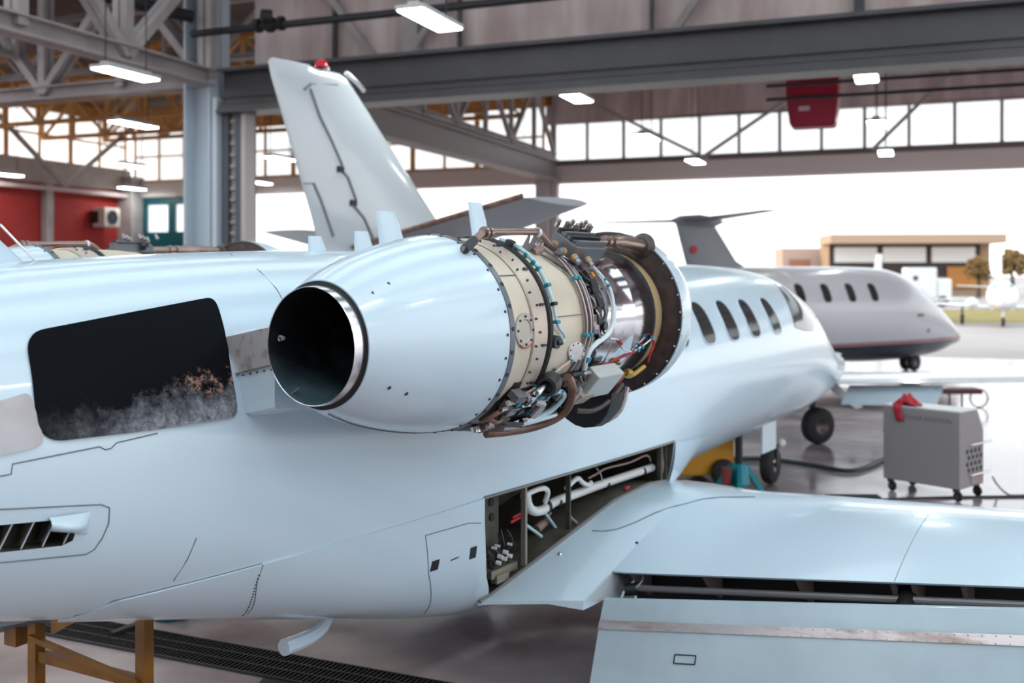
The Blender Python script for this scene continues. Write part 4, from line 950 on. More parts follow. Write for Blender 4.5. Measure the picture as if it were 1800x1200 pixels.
    for k in range(62):
        a = random.uniform(124, 166); t = random.uniform(.95, 1.62); m = MB(); p = E(t, a, .50)
        if k % 2: m.cyl(p, p + RD(a) * random.uniform(.015,.04), random.uniform(.010,.024), 10)
        else: m.box(p, (random.uniform(.03,.08), random.uniform(.02,.06), random.uniform(.03,.07)), rot(a))
        m.build('fitting' if k % 2 else 'accessory_box', random.choice((DARK, SCREW, GUN, TUBEM, ALU, BULK)), gbo)
    m = MB(); m.grid([[E(t, a, .47 + .10 * min(1, (t - .86) / .4)) for a in (150, 158, 166, 174, 182)] for t in (.90, .98, 1.1, 1.3, 1.5)]); m.build('drip_tray', mat('tray_dark', (.10,.10,.115), .4, .4), gbo, 40)
    m = MB(); m.box(E(1.45,170,.58), (.26,.10,.012), rot(170)); m.build('drain_shroud', mat('shroud_teal', (.01,.07,.085), .5), gbo, 0)
    # pale box, red cover and scoop duct behind the inlet cowl
    m = MB(); m.box(E(1.86,131,.50), (.30,.17,.09), rot(131)); m.build('igniter_box', mat('box_pale', (.50,.53,.52), .4, .3), eng, 0, bevel=.008)
    m = MB(); m.box(E(1.74,141,.52), (.16,.10,.05), rot(146)); m.build('box_bracket', mat('bracket_tan', (.40,.30,.24), .5, .2), eng, 0, bevel=.004)
    m = MB(); m.box(E(2.08,138,.49), (.14,.13,.05), rot(138)); m.tube(path([(2.0,126,.42),(2.15,122,.425),(2.3,118,.43)], 4), .009, 6); m.build('red_cover', mat('cover_red', (.35,.01,.02), .5), eng, 0)
    m = MB(); m.tube(path([(2.15,131,.47),(2.28,134,.50),(2.42,128,.49)], 4), .014, 8); m.cyl(E(2.2,130,.49), E(2.24,130,.50), .022); m.build('fuel_cap', mat('brass', (.42,.26,.06), .4, .6), eng)
    m = MB(); m.tube(path([(1.80,152,.56),(1.95,150,.59),(2.08,144,.57),(2.2,138,.52)], 5), .016, 8); m.build('scupper_line', BULK, eng)
    m = MB(); rows = []
    for a in range(128, 182, 6):
        rows.append([E(1.60, a, .40), E(1.60, a, .565 - .0004 * (a - 160) ** 2 / 4), E(1.64, a, .568 - .0004 * (a - 160) ** 2 / 4), E(1.70, a, .40)])
    m.grid(rows, False, 0, False, False); m.build('firewall_skirt', mat('skirt_dark', (.035,.028,.03), .5), eng, 40)
    m = MB(); rows = []
    for k in range(9):
        a = 140 + 5 * k; rb = .50 + .17 * math.sin(math.pi * (k + 1) / 10.0)
        rows.append([E(2.05, a, .46), E(2.06, a, rb), E(2.16, a, rb + .01), E(2.26, a, rb - .02), E(2.32, a, .50)])
    m.grid(rows); so = m.build('oil_cooler_scoop', BLACK, jet, 40)
    m = MB(); m.tube([E(2.27, 140 + 5 * k, .485 + .17 * math.sin(math.pi * (k + 1) / 10.0)) for k in range(9)], .016, 8); m.build('scoop_lip', ALU_R, so)
    # pylon
    m = MB(); rows = []
    y_in = .675 if sg < 0 else .70
    def nr(t): return float(np.interp(t, [0, .03, .35, .8, .9, 1.3, 2.6, 2.7], [.262, .27, .40, .47, .43, .43, .37, .50]))
    for t, zt, zb in ((.075,0,0),(.09,.012,-.012),(.35,.035,-.04),(1.3,.05,-.05),(2.3,.03,-.03),(2.7,0,0)):
        rows.append([(t - .03 * j / 4 * (t < .2), sg * lerp(y_in, lat - nr(t), j / 4), lerp(2.395, 2.46, j / 4) + zt) for j in range(5)] + [(t - .03 * j / 4 * (t < .2), sg * lerp(y_in + .1, lat - nr(t), j / 4), lerp(2.05, 2.10, j / 4) + zb) for j in range(4, -1, -1)])
    m.grid(rows, True, 0, True, True); py = m.build('pylon', PAINT, jet, 40)
    m = MB()
    m.grid([[(.058 - .03 * j / 4 + .0 * i, sg * lerp(y_in + .012 * i, lat - .262, j / 4), lerp(lerp(2.402, 2.466, j / 4), lerp(2.235, 2.30, j / 4), i / 5)) for j in range(5)] for i in range(6)])
    m.grid([[(.058 - .03 * j / 4, sg * lerp(y_in, lat - .262, j / 4), lerp(2.402, 2.466, j / 4)) for j in range(5)], [(.16 - .03 * j / 4, sg * lerp(y_in, lat - .262, j / 4), lerp(2.425, 2.486, j / 4)) for j in range(5)]]); m.build('pylon_cap', ALU_R, py, 30, 'bare heat stained metal cap on the pylon end')
    m = MB()
    for z, y in ((2.40, 1.0), (2.335, 1.01)): m.ball((.036, sg * y, z), .010, 0, 6)
    for k in range(6): m.ball((.062 - .02 * k / 6, sg * (.74 + .05 * k), 2.222 + .009 * k), .0055, 0, 4)
    m.build('pylon_screws', SCREW, py)
    return eng
engine(-1, 1.3, 'uncovered engine, tan casing and silver fan case wrapped in tubes')
engine(1, 2.1, 'second engine beyond the fuselage, only its top showing')

# ================================================================== other aircraft
def airframe(root, tab, mats, n=40, step=.2, name='fuselage'):
    Bd = Body(tab); t0, t1 = tab[0][0], tab[-1][0]
    o = Bd.loft(list(np.arange(t0, t1, step)) + [t1], n).build(name, mats, root, 50); return Bd, o
def foil(root, name, mt, a, c, ca, cc, th=.10, par=None):
    """lifting surface between root point a and tip point c (leading edges), chords ca and cc back along -x"""
    m = MB(); rows = []
    a = Vector(a); c = Vector(c); sp = (c - a).normalized(); nn = Vector((1, 0, 0)).cross(sp).normalized()
    for k in range(7):
        f = k / 6; q = a.lerp(c, f); ch = lerp(ca, cc, f); ring = []
        for j in range(20):
            g = 2 * math.pi * j / 20; x = .5 - .5 * math.cos(g); yt = th * ch * 1.3 * (x ** .5) * (1 - x) * (1 if g < math.pi else -1)
            ring.append(q + Vector((-ch * x, 0, 0)) + nn * yt)
        rows.append(ring)
    m.grid(rows, True, 0, True, True); return m.build(name, mt, par or root, 50)
def two_tone(name, top, belly, stripe, zs, zb):
    m = mat(name, top, .25, 0, .4); t = m.node_tree; b = t.nodes['Principled BSDF']
    tc = N(m, 'ShaderNodeTexCoord'); sp = N(m, 'ShaderNodeSeparateXYZ'); t.links.new(tc.outputs['Object'], sp.inputs[0])
    cr = N(m, 'ShaderNodeValToRGB'); cr.color_ramp.interpolation = 'CONSTANT'
    mr = N(m, 'ShaderNodeMapRange'); mr.inputs['From Max'].default_value = 3.0; t.links.new(sp.outputs['Z'], mr.inputs[0]); t.links.new(mr.outputs[0], cr.inputs[0])
    e = cr.color_ramp.elements; e[0].color = (*belly, 1); e[0].position = 0; e[1].color = (*stripe, 1); e[1].position = zb / 3
    x = e.new(zs / 3); x.color = (*top, 1)
    t.links.new(cr.outputs[0], b.inputs['Base Color']); return m
def wheel(root, c, ax, r, wd, name='main_wheel'):
    ax = Vector(ax).normalized(); c = Vector(c) - ax * wd / 2
    w_ = MB().lathe(c, ax, [(0, r*.45), (0, r*.8), (wd*.12, r*.95), (wd*.35, r), (wd*.65, r), (wd*.88, r*.95), (wd, r*.8), (wd, r*.45)], 28).build(name, TYRE, root)
    MB().lathe(c, ax, [(wd*.25, 0), (wd*.2, r*.2), (wd*.02, r*.42), (0, r*.46), (wd, r*.46), (wd*.98, r*.42), (wd*.8, r*.2), (wd*.75, 0)], 20).build('hub', mat('hub_dark', (.10,.07,.075), .4, .4), w_)
    return w_

# jet with a dark belly and a T-tail, parked beyond
d2 = Vector((.848, .53, 0)); c2 = Vector((9.7, 27.6, 0))
j2 = empty('parked_jet', c2, math.atan2(d2.y, d2.x)); tag(j2, 'parked T tailed jet with dark belly and pink stripe, beyond the nose', 'airplane')
P2 = two_tone('two_tone_paint', (.66,.68,.745), (.012,.03,.045), (.42,.22,.24), .93, .84)
tab2 = [[-7.6,.25,2.2,2.55,1.9,2],[-6.4,.6,2.0,2.8,1.4,2],[-4.5,.95,1.75,2.86,.8,2],[-2,1.05,1.7,2.87,.42,2.4],[0,1.05,1.7,2.84,.34,2.4],[.7,1.0,1.65,2.74,.34,2.4],[1.6,.85,1.5,2.3,.38,2.3],[2.5,.65,1.25,1.68,.46,2.2],[3.2,.4,1.0,1.22,.62,2],[3.65,.15,.86,.98,.72,2],[3.78,.02,.85,.87,.82,2]]
B2, f2 = airframe(j2, tab2, P2)
for k, t in enumerate((-3.75, -2.87, -1.98, -1.12)):
    q = soften([(t - .14, 1.98), (t + .14, 1.98), (t + .14, 2.44), (t - .14, 2.44)], .13)
    B2.patch(dense(q, .1), .005, 3).build('cabin_window', GLASS, f2, 60)
q = soften([(1.2, 2.28), (1.5, 2.34), (1.95, 2.08), (2.35, 1.72), (1.9, 1.78)], .06); B2.patch(dense(q, .1), .006, 3).build('windshield', GLASS, f2, 60)
B2.patch(dense([(.55,1.55),(.85,1.55),(.85,1.63),(.55,1.63)], .08), .006, 2).build('registration_mark', mat('mark_grey', (.16,.16,.18), .5), f2, 0)
B2.patch(dense(soften([(1.1,1.1),(1.22,1.1),(1.22,1.22),(1.1,1.22)], .05), .08), .006, 2).build('static_port', mat('mark_grey', (.16,.16,.18), .5), f2, 0)
GREYT = mat('tail_grey', (.22,.235,.265), .35)
m = MB(); rows = []
for z, le, te, th in ((2.62,-4.2,-6.5,.10),(3.0,-5.0,-6.65,.09),(3.9,-5.75,-6.95,.07)):
    rows.append([(te + (le - te) * (.5 + .5 * math.cos(a)), th * math.sin(a), z) for a in [2 * math.pi * j / 16 for j in range(16)]])
m.grid(rows, True, 0, True, True); m.build('tail_fin', GREYT, j2, 50)
m = MB(); m.lathe((-7.1,0,3.93), (1,0,0), [(0,.01),(.3,.12),(.9,.17),(1.4,.12),(1.7,.01)], 20); m.build('tail_bullet', GREYT, j2)
m = MB(); m.lathe((-6.45,-.085,3.25), (0,-1,0), [(0,.0),(0,.10),(.02,.10),(.02,0)], 16); m.build('red_tail_emblem', REDP, j2)
for sg in (-1, 1): foil(j2, 'tailplane', GREYT, (-5.85, 0, 3.95), (-6.9, sg * 3.1, 4.0), 1.0, .45, .09)
for sg in (-1, 1):
    m = MB(); m.lathe((-5.6, sg * 1.45, 2.35), (1,0,0), [(-1.6,.3),(-1.4,.38),(-.4,.46),(.3,.46),(.6,.40),(.55,.36),(-1.0,.3)], 28); m.build('engine', mat('nacelle_white', (.62,.65,.68), .3), j2)
    foil(j2, 'wing', PAINT, (-4.6, sg * .9, .95), (-7.6, sg * 5.4, 1.2), 2.3, .9)
m = MB(); m.cyl((1.6,0,.75),(1.6,0,.22),.05); g2 = m.build('nose_gear', ALU, j2); wheel(j2, (1.6,-.13,.24), (0,1,0), .24, .14, 'nose_wheel'); wheel(j2, (1.6,.13,.24), (0,1,0), .24, .14, 'nose_wheel')
for k, y in enumerate((-.15, .15)):
    m = MB(); m.lathe((1.72, y, .5), (.3,-1,0), [(0,.09),(.06,.10),(.07,.08),(.065,0)], 14); m.build('landing_light', mat('light_lens', (.9,.9,.88), .08, 0, 1), j2)

# aircraft with the big grey-white fin behind the near engine
j3 = empty('finned_jet', (-2.55, 13.5, 0), math.atan2(.8, .6)); tag(j3, 'white jet behind with a tall swept fin, red beacon and raised tailplane', 'airplane')
FINW = mat('fin_white', (.52,.555,.595), .16, 0, .5)
B3, f3 = airframe(j3, [[-1.1,.1,2.5,2.6,2.4,2],[0,.35,2.35,2.75,2.0,2],[2,.7,1.95,2.78,1.2,2],[4,.85,1.75,2.7,.85,2],[8,.85,1.7,2.6,.8,2],[9.3,.6,1.5,2.15,.85,2],[10.4,.1,1.3,1.45,1.1,2]], FINW)
m = MB(); rows = []
for z, le, te, th in ((2.6,3.5,.15,.13),(2.95,2.91,.03,.12),(3.47,2.39,-.14,.11),(4.4,1.45,-.5,.09),(5.15,.70,-.80,.07),(5.33,.52,-.845,.06)):
    rows.append([(te + (le - te) * (.5 + .5 * math.cos(a)), th * math.sin(a) * (.25 + .75 * min(1, .3 + 1.4 * (.5 + .5 * math.cos(a)))), z + (.03 if z > 5 and math.cos(a) < 0 else 0)) for a in [2 * math.pi * j / 40 for j in range(40)]])
rows.append([((p[0] + .1) * .86 - .14, p[1] * .5, p[2] + .055) for p in rows[-1]])
m.grid(rows, True, 0, True, True); fin3 = m.build('tail_fin', FINW, j3, 50)
def fs(t, z, sd=-1):   # point on the fin's starboard skin
    le = float(np.interp(z, [2.6,2.95,3.47,4.4,5.15,5.33], [3.5,2.91,2.39,1.45,.70,.52])); te = float(np.interp(z, [2.6,2.95,3.47,4.4,5.15,5.33], [.15,.03,-.14,-.5,-.8,-.845]))
    th = float(np.interp(z, [2.6,5.33], [.13,.06])); x = max(0, min(1, (t - te) / (le - te))); ca = 2 * x - 1; sa = math.sqrt(max(0, 1 - ca * ca))
    return Vector((t, sd * (th * sa * (.25 + .75 * min(1, .3 + 1.4 * (.5 + .5 * ca))) + .006), z))
def fpx(px, py):      # fin-plane station of a hinge-line point
    k = (px - 900) / 1800; t = (k * 13.5 + 2.55) / (.6 - .8 * k); return t, 2.7 - (py - 480) / 1800 * (13.5 + .8 * t)
LG = mat('hinge_grey', (.20,.21,.225), .5)
m = MB()
m.tube([fs(*fpx(x, y)) for x, y in ((540,157),(556,205),(575,245),(594,290),(591,297))], .022, 6)
m.tube([fs(*fpx(x, y)) for x, y in ((591,297),(604,312),(618,352),(613,360),(632,384),(652,432))], .022, 6)
m.tube([fs(*fpx(x, y)) for x, y in ((548,322),(560,350),(582,415))], .02, 6); m.tube([fs(*fpx(x, y)) for x, y in ((532,322),(548,322))], .008, 6)
m.tube([fs(*fpx(x, y)) for x, y in ((538,148),(588,150))], .008, 6); m.build('rudder_hinge_line', LG, fin3)
for x, y in ((591,298),(613,357)):
    m = MB(); m.box(fs(*fpx(x, y)), (.10,.06,.08)); m.build('hinge_block', DARK, fin3, 0)
m = MB(); m.tube([fs(*fpx(x, y)) for x, y in ((530,158),(540,150))], .02, 6); m.build('balance_horn', LG, fin3)
t_, z_ = fpx(565, 116); m = MB(); m.lathe((t_, 0, z_ - .02), (0,0,1), [(0,.09),(.05,.085),(.10,.05),(.115,0)], 16); m.build('red_beacon', mat('beacon_red', (.6,.0,.02), .15), fin3)
m = MB(); m.tube([(fpx(x, y)[0], 0, fpx(x, y)[1]) for x, y in ((608,128),(628,146),(640,160))], .035, 8); m.build('tip_light', ALU, fin3)
q = fs(*fpx(565, 122)); m = MB(); m.ball((t_ + .08, 0, z_ - .03), .05); m.build('strobe', WHITEP, fin3)
st = foil(j3, 'tailplane', mat('tail_under', (.36,.36,.385), .4), (2.75, -.1, 3.03), (1.80, -3.05, 3.59), 2.3, 1.35, .07)
foil(j3, 'tailplane', FINW, (2.3, .1, 3.0), (1.7, 1.65, 3.30), 2.0, 1.3, .09)
m = MB(); m.tube([(.47,-.15,3.05),(.45,-3.0,3.61)], .035, 8); m.build('trailing_edge_strip', COPPER, st)
for t, z, h, c in ((2.1,2.74,.34,.4),(4.4,2.66,.2,.3)):
    m = MB(); m.prism([(t - c/2,-.02,z - .05),(t + c/2,-.02,z - .05),(t + c*.3,-.02,z + h),(t - c*.3,-.02,z + h)], (0,.04,0)); m.build('blade_antenna', FINW, j3, 0)
w3 = foil(j3, 'wing', mat('wing_white', (.62,.67,.71), .22, 0, .4), (8.0, -.7, .76), (6.75, -8.3, 1.32), 2.2, 1.05, .10)
foil(j3, 'wing', mat('wing_white', (.62,.67,.71), .22, 0, .4), (8.0, .7, .76), (6.75, 4.2, 1.1), 2.2, 1.3, .10)
m = MB(); m.prism([(5.95,-5.0,1.0),(5.85,-6.35,1.09),(5.55,-6.35,.86),(5.6,-5.0,.78)], (.03,0,.03)); m.build('flap', mat('flap_pale', (.52,.60,.66), .35), w3, 0)
m = MB(); m.cyl((6.62,-4.2,1.05),(6.62,-4.2,.3),.055); gl = m.build('main_gear', DARK, j3); wheel(j3, (6.62,-4.28,.29), (.5,1,0), .29, .22)
m = MB(); m.prism([(6.9,-4.42,1.0),(6.35,-4.42,1.0),(6.42,-4.95,.62),(6.75,-4.95,.62)], (.0,.02,.02)); m.build('gear_door', PAINT_G, j3, 0)
m = MB(); m.cyl((3.5,0,.9),(3.5,0,.0),.1); m.build('tail_stand', DARK, j3)
m = MB(); m.cyl((6.6,2.2,1.0),(6.6,2.2,.3),.055); m.build('main_gear', DARK, j3); wheel(j3, (6.6,2.2,.29), (0,1,0), .29, .22)

# small propeller-less aircraft seen nose-on outside
WH = mat('far_white', (.8,.8,.8), .35)
def nose_on(c, rz, lb, k=1.0):
    r = empty('light_aircraft', c, rz); Bd, fo = airframe(r, [[-4.5,.12,1.75,1.95,1.5,2],[-2,.6,1.6,2.3,.9,2],[0,.76,1.5,2.3,.74,2],[1.4,.70,1.45,2.16,.78,2],[2.2,.5,1.35,1.75,.85,2],[2.9,.12,1.2,1.35,1.05,2]], WH, 24, .3)
    for sg in (-1, 1):
        m = MB(); m.prism([(1.62, sg*.06, 1.90),(1.62, sg*.48, 1.86),(1.42, sg*.44, 2.08),(1.42, sg*.08, 2.14)], (.06,0,.02)); m.build('windshield', mat('teal_glass', (.12,.24,.25), .1), fo, 0)
        foil(r, 'wing', WH, (1.0, sg*.6, .92), (.4, sg*6.2, 1.3), 1.8, .9)
        m = MB(); m.lathe((-.7, sg*1.45, 1.1), (1,0,0), [(0,.25),(.8,.32),(1.9,.27),(2.1,.08),(2.2,.0)], 16); m.build('engine', WH, r)
        foil(r, 'tailplane', WH, (-3.6, 0, 1.9), (-4.1, sg*2.2, 2.0), .9, .5)
        m = MB(); m.cyl((.1, sg*1.9, .95),(.1, sg*1.9, .3), .05); m.build('main_gear', DARK, r); wheel(r, (.1, sg*1.9, .27), (0,1,0), .27, .18)
    m = MB(); rows = []
    for z, le, te in ((1.8,-2.6,-4.6),(2.6,-3.4,-4.8),(3.9,-4.1,-5.0)): rows.append([(te + (le - te) * (.5 + .5 * math.cos(a)), .12 * math.sin(a), z) for a in [2 * math.pi * j / 12 for j in range(12)]])
    m.grid(rows, True, 0, True, True); m.build('tail_fin', WH, r, 50)
    m = MB(); m.cyl((1.9,0,.9),(1.9,0,.3),.07); m.build('nose_gear', WH, r); wheel(r, (1.9,0,.24), (0,1,0), .24, .16, 'nose_wheel'); return tag(r, lb, 'airplane')
nose_on((25.6, 53.5, 0), R(-114), 'small white aircraft facing the hangar on the apron, nose wheel down')
nose_on((20.2, 60.5, 0), R(-128), 'small white aircraft half hidden behind the nose of the dark bellied jet')

# ------------------------------------------------------------------ buildings and trees beyond the apron
bd = empty('far_hangar', (49.6, 128, 0), R(-6)); BE = mat('far_beige', (.40,.27,.18), .7); BD = mat('far_dark', (.04,.025,.02), .6)
m = MB(); m.box((0,3,3.2), (19.4,6,6.4)); m.build('wall', BE, bd, 0)
m = MB(); m.box((0,-.3,6.9), (20.6,7.4,1.1)); m.build('roof_fascia', mat('fascia_peach', (.50,.33,.22), .6), bd, 0)
m = MB(); m.box((-.6,-.08,4.6), (18.2,.2,4.6)); m.build('door_frame', BD, bd, 0)
for k in range(3):
    m = MB(); m.box((-6.5 + 5.9 * k,-.22,5.0), (5.2,.1,1.9))
    for q in range(9): m.box((-8.7 + 5.9 * k + .55 * q,-.29,5.85), (.12,.05,.3))
    m.build('window_band', mat('far_pane', (.85,.83,.8), .3), bd, 0)
m = MB(); m.box((6.6,-.3,2.2), (4.2,.3,2.6)); m.build('orange_door', mat('far_orange', (.50,.20,.04), .6), bd, 0)
tag(bd, 'far beige hangar with dark frame and three pale window bands', 'building')
bd = empty('far_annex', (39.2, 136, 0)); m = MB(); m.box((0,2,3.0), (6.6,4,6.04)); m.build('wall', mat('annex_cream', (.52,.38,.31), .7), bd, 0)
for x, w_ in ((-1.0, 2.8), (2.2, .8)):
    m = MB(); m.box((x,-.05,3.9), (w_,.12,1.3)); m.build('window', mat('annex_window', (.36,.17,.10), .5), bd, 0)
tag(bd, 'low cream building left of the far beige hangar', 'building')
bd = empty('white_tank_truck', (33.4, 84, 0), R(-10)); m = MB(); m.box((0,0,1.9), (2.3,2.2,2.5)); m.build('box_body', WH, bd, 0, bevel=.1)
m = MB(); m.box((1.75,0,1.4), (1.1,2.0,1.7)); m.build('cab', WH, bd, 0, bevel=.12)
for x in (-.6, 1.6):
    for s in (-1, 1): wheel(bd, (x, s*.95, .43), (0,1,0), .45, .25, 'wheel')
m = MB(); m.lathe((-.5,-1.11,2.3), (0,-1,0), [(0,.2),(.03,.2),(.03,0)], 12); m.build('round_mark', DARK, bd); tag(bd, 'white box truck parked before the far beige hangar', 'truck')
TRM = noisy(mat('autumn_leaves', (.3,.2,.06), .9), (.10,.06,.02), (.27,.16,.05), 1.2, .35, .65)
def tree(c, h, lb):
    r = empty('tree', c); random.seed(int(c[0] * 7)); m = MB(); m.tube([(0,0,0),(.1,0,h*.3),(0,.1,h*.6)], [.3,.24,.1], 8); m.build('trunk', mat('bark', (.10,.07,.05), .9), r)
    m = MB()
    for k in range(260):
        a = random.uniform(0, 6.28); e = random.uniform(-.6, 1.5); q = h * .30 * random.uniform(.6, 1.0)
        p = Vector((math.cos(a) * math.cos(e) * q, math.sin(a) * math.cos(e) * q, h * .62 + math.sin(e) * q * 1.15)); s = h * random.uniform(.03, .065)
        m.ball(p, s, 0, 4, (random.uniform(.7,1.3), random.uniform(.7,1.3), random.uniform(.6,1.0)))
    m.build('foliage', TRM, r, 0); tag(r, lb, 'tree')
tree((57.6, 118, 0), 5.6, 'brown autumn tree right of the far beige hangar')
tree((51.0, 112, 0), 4.6, 'smaller orange tree in front of the right end of the far hangar')

# ================================================================== things on the hangar floor
# grey ground power cart
a_ = Vector((.655, -.756, 0)); b_ = Vector((.756, .655, 0))
gc = empty('ground_cart', (4.93, 12.40, 0), math.atan2(a_.y, a_.x)); tag(gc, 'grey wheeled service cart with red cloth on its lid', 'cart')
sd = [(-.47,.15),(.47,.15),(.47,1.09),(-.47,1.09)]
m = MB(); m.prism([(-.47,0,.16),(.50,0,.16),(.50,0,1.07),(-.47,0,1.07)], (0,.02,0))
body = MB(); prof_ = [(-.47,.15),(.50,.15),(.50,1.06),(-.47,1.06)]
W = .62
# chamfered far upper edge on the end face: section across the width
secw = [(0,.15),(W,.15),(W,.80),(W-.16,1.06),(0,1.06)]
body.prism([(-.47, y, z) for y, z in secw], (.97,0,0)); body.build('cabinet', CARTM, gc, 0, bevel=.015)
m = MB(); m.box((.015,.24,1.066), (.97,.44,.012)); m.build('lid', mat('lid_white', (.72,.71,.69), .35), gc, 0)
m = MB()
for i in range(4):
    for j in range(4): m.lathe((.501, W - .08 - .105 * i - (.04 if j % 2 else 0), .355 + .075 * j), (1,0,0), [(0,.030),(.004,.030),(.004,.0)], 12)
m.build('vent_holes', BLACK, gc)
for z in (.30, .66):
    m = MB(); m.tube([(.50, .22, z), (.53, .22, z), (.53, W - .02, z), (.53, W + .14, z)], .012, 8); m.build('handle_bar', ALU, gc)
m = MB(); m.box((.505,.42,.23), (.012,.3,.10)); m.build('lower_panel', mat('panel_pinkish', (.36,.26,.25), .5), gc, 0)
for x, y in ((-.40,.06),(.43,.06),(-.40,W-.06),(.43,W-.06)):
    m = MB(); m.box((x,y,.135), (.07,.05,.05)); ca = m.build('caster', DARK, gc, 0); wheel(gc, (x + .02, y, .062), (.3,1,0), .062, .04, 'caster_wheel')
m = MB(); m.lathe((-.475,.14,.72), (-.2,-1,0), [(-.012,.05),(0,.062),(.012,.05)], 16); m.tube([(-.47,.14,.80),(-.53,.14,.78),(-.54,.14,.70),(-.48,.14,.66)], .014, 8); m.build('latch_ring', ALU, gc)
fc = bpy.data.curves.new('lettering', 'FONT'); fc.body = 'ETHOR AVIATION'; fc.size = .074; fc.extrude = .001
tmp = bpy.data.objects.new('tmp', fc); col.objects.link(tmp); bpy.context.view_layer.update(); fm2 = bpy.data.meshes.new_from_object(tmp.evaluated_get(bpy.context.evaluated_depsgraph_get())); bpy.data.objects.remove(tmp)
lo = bpy.data.objects.new('lettering', fm2); col.objects.link(lo); lo.parent = gc; lo.location = (-.20, -.002, .92); lo.rotation_euler = (R(90), 0, 0); fm2.materials.clear(); fm2.materials.append(mat('letter_grey', (.14,.14,.165), .5))
def cpt(x, y, z): return Vector((4.93 + a_.x * x + b_.x * y, 12.40 + a_.y * x + b_.y * y, z))
m = MB(); rows = []
random.seed(5)
for i in range(9):
    f = i / 8; cx = -.36 + .30 * f; hh = (.02, .05, .09, .12, .10, .13, .09, .05, .02)[i]
    rows.append([cpt(cx + .015 * math.sin(3 * j), .02 + .036 * j + .02 * math.sin(i * 2.1), 1.078 + hh * math.sin(math.pi * min(1, (j + .6) / 6.5)) * (1 + .35 * math.sin(i * 3.1 + j * 2))) for j in range(7)])
m.grid(rows)
rows = []
for i in range(6):
    f = i / 5; rows.append([cpt(-.33 + .035 * j + .03 * f, (.03 if f == 0 else -.014 - .012 * math.sin(j * 2 + i)), 1.10 - .21 * f) for j in range(4 if i < 9 else 2)])
m.grid(rows)
cl = tag(m.build('red_cloth', REDP, None, 70), 'crumpled red cloth lying on the grey cart', 'cloth')
so_ = cl.modifiers.new('thick', 'SOLIDIFY'); so_.thickness = .012
# cables and hose
def fpt(px, py, z=0.0): d = (2.7 - z) * 1800 / (py - 480); return Vector(((px - 900) / 1800 * d, d, z))
m = MB(); m.tube(spline([fpt(1745, 838, .25), fpt(1752, 850, .1), fpt(1768, 866, .02), fpt(1785, 870, .015), fpt(1850, 866, .015)], 6), .012, 8); tag(m.build('power_cable', mat('cable_grey', (.35,.34,.34), .5), None), 'thin grey cable trailing from the end of the cart', 'cable')
m = MB(); m.tube(spline([fpt(1276, 807, .035), fpt(1340, 806, .035), fpt(1420, 816, .035), fpt(1485, 827, .035), fpt(1520, 822, .035), fpt(1556, 806, .035), fpt(1600, 798, .035)], 7), .032, 8); tag(m.build('air_hose', mat('hose_dark_green', (.008,.03,.028), .5), None), 'dark green hose lying on the floor left of the cart', 'hose')
m = MB(); m.tube(spline([fpt(1380, 884, .012), fpt(1560, 877, .012), fpt(1700, 873, .012), fpt(1850, 872, .012)], 6), .014, 8); tag(m.build('long_cable', BLACK, None), 'long black cable on the floor in front of the cart', 'cable')
m = MB(); p0 = fpt(1500, 874); m.box(p0 + Vector((0,0,.012)), (.62,.16,.024)); m.box(p0 + Vector((0,0,.03)), (.58,.02,.014)); tag(m.build('cable_ramp', mat('ramp_green', (.005,.035,.035), .5), None, 0), 'low dark green cable ramp on the floor beyond the wing', 'ramp')
# jack under the nose
jk = empty('aircraft_jack', (-1.935 + .548 * 8.45, 5.11 + .836 * 8.45, 0)); tag(jk, 'teal tripod jack with black ram under the near jet', 'jack')
m = MB(); m.lathe((0,0,.0), (0,0,1), [(.16,.06),(.20,.13),(.40,.10),(.44,.07),(.44,.03)], 16, cap0=True); bj = m.build('jack_body', TEALJ, jk)
for k in range(3):
    q = R(20 + 120 * k); m = MB(); m.beam((.08 * math.cos(q), .08 * math.sin(q), .42), (.36 * math.cos(q), .36 * math.sin(q), .03), .05, .06); m.box((.36 * math.cos(q), .36 * math.sin(q), .015), (.12,.12,.03)); m.build('leg', TEALJ, jk, 0)
m = MB(); m.cyl((0,0,.42),(0,0,.815),.045); m.build('ram', BLACK, jk)
m = MB(); m.box((-.17,-.1,.30), (.09,.10,.22)); m.build('pump', mat('pump_red', (.22,.03,.02), .5), jk, 0, bevel=.01)
# yellow tow tug
tg = empty('tow_tug', (2.24, 13.25, 0), R(16)); tag(tg, 'yellow tow tug with black wheels partly hidden by the near jet', 'tug')
m = MB(); m.prism([(-.75,-.30,.13),(.55,-.30,.13),(.55,-.30,.70),(.1,-.30,.72),(-.75,-.30,.6)], (0,.60,0)); m.build('chassis', YELB, tg, 0, bevel=.03)
for x in (-.5, .36):
    for y in (-.37, .37): wheel(tg, (x, y, .17), (0,1,0), .17, .13, 'wheel')
m = MB(); m.box((-.35,0,.70), (.36,.4,.14)); m.build('seat', BLACK, tg, 0, bevel=.03)
# small dark trolley far right
tr = empty('hand_trolley', (9.0, 20.6, 0)); tag(tr, 'small dark red trolley under the far wing at right', 'trolley')
m = MB(); m.box((0,0,.34), (.75,.4,.10)); m.build('tray', mat('trolley_maroon', (.08,.015,.02), .5), tr, 0)
m = MB(); m.cyl((-.42,-.1,.40),(-.42,.1,.40),.14); m.build('reel', WHITEP, tr)
for x in (-.2, .05): m = MB(); m.cyl((x,0,.3),(x,0,.0),.02); m.build('leg', DARK, tr)
m = MB(); m.lathe((.38,-.05,.19), (0,1,0), [(0,.17),(.01,.19),(.03,.19),(.04,.17),(0,.17)], 24); m.build('wheel', DARK, tr)
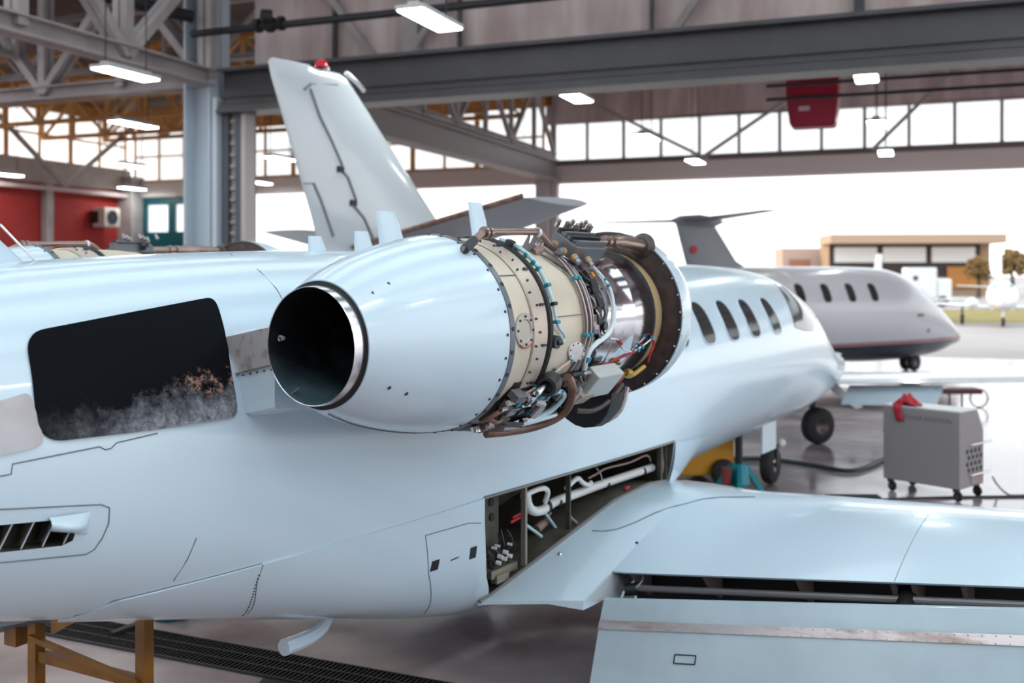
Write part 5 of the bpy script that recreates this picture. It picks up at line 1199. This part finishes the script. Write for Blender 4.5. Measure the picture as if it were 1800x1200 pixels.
# yellow trestle below the tail
ts_ = empty('tail_trestle', (-2.295, 5.55, 0), math.atan2(-.40, .75)); tag(ts_, 'worn yellow steel trestle with braces under the aft fuselage', 'trestle')
for x in (-.425, .425):
    m = MB(); m.box((x,0,.47), (.065,.065,.94))
    m.build('post', YEL, ts_, 0)
m = MB(); m.beam((-.425,0,.56),(.425,0,.56),.04,.06); m.build('cross_rail', YEL, ts_, 0)
m = MB(); m.beam((-.425,-.04,.67),(.42,-.04,.575),.03,.03); m.build('brace', YEL, ts_, 0)
m = MB(); m.beam((-.75,0,.93),(-.10,0,.93),.06,.08); m.prism([(-.28,-.02,.95),(.12,-.02,.98),(-.10,-.02,.80),(-.28,-.02,.70)], (0,.03,0)); m.build('top_beam', YEL, ts_, 0)
m = MB(); m.box((-.60,.02,.70), (.10,.12,.22)); m.build('side_bracket', YEL, ts_, 0)
m = MB(); m.beam((-.95,-.02,.60),(-.34,-.04,.78),.16,.025, (0,.3,1)); m.build('plank', mat('plank_slate', (.10,.12,.15), .7), ts_, 0)
for dx in (0, .03): m = MB(); m.tube(spline([(-.50 + dx,.0,.92),(-.62 + dx,-.05,.86),(-.66 + dx,-.06,.78),(-.6 + dx,-.02,.72)], 5), .008, 6); m.build('tie_cord', BLACK, ts_)
# floor grating, rubber sheet, small bar
gd_ = MB(); ga = fpt(60, 1092); gb_ = fpt(640, 1200); dr = (gb_ - ga).normalized(); nr = Vector((-dr.y, dr.x, 0)); ga = ga - dr * 3.0; L = 12.0
for k in range(int(L / .035)):
    q = ga + dr * (.035 * k); gd_.beam(q - nr * .19 + Vector((0,0,.008)), q + nr * .19 + Vector((0,0,.008)), .008, .02)
for s in (-1, -.33, .33, 1): gd_.beam(ga + nr * .19 * s + Vector((0,0,.009)), ga + dr * L + nr * .19 * s + Vector((0,0,.009)), .012, .022)
go_ = gd_.build('floor_grating', DARK, None, 0); go_['kind'] = 'structure'; go_['label'] = 'black steel drain grating running across the floor'
tr_ = MB(); tr_.beam(ga + Vector((0,0,.002)), ga + dr * L + Vector((0,0,.002)), .38, .004); struct(tr_.build('drain_channel', BLACK, None, 0), 'dark channel under the grating')
m = MB(); m.prism([fpt(440, 1216), fpt(478, 1178), fpt(560, 1182), fpt(640, 1215)], (0,0,.006)); tag(m.build('rubber_mat', mat('mat_slate', (.03,.035,.045), .6), None, 0), 'dark slate rubber mat on the floor at the bottom edge', 'mat')
m = MB(); m.beam(fpt(196, 1114, .02), fpt(246, 1096, .02), .06, .03); tag(m.build('steel_bar', BLACK, None, 0), 'short black steel bar lying on the floor beyond the trestle', 'bar')
m = MB(); q = fpt(300, 1084); m.cyl(q, q + Vector((0,0,.10)), .14, 20); tag(m.build('drip_pan', mat('pan_teal', (.01,.08,.10), .4), None), 'round dark teal drip pan under the fuselage', 'pan')
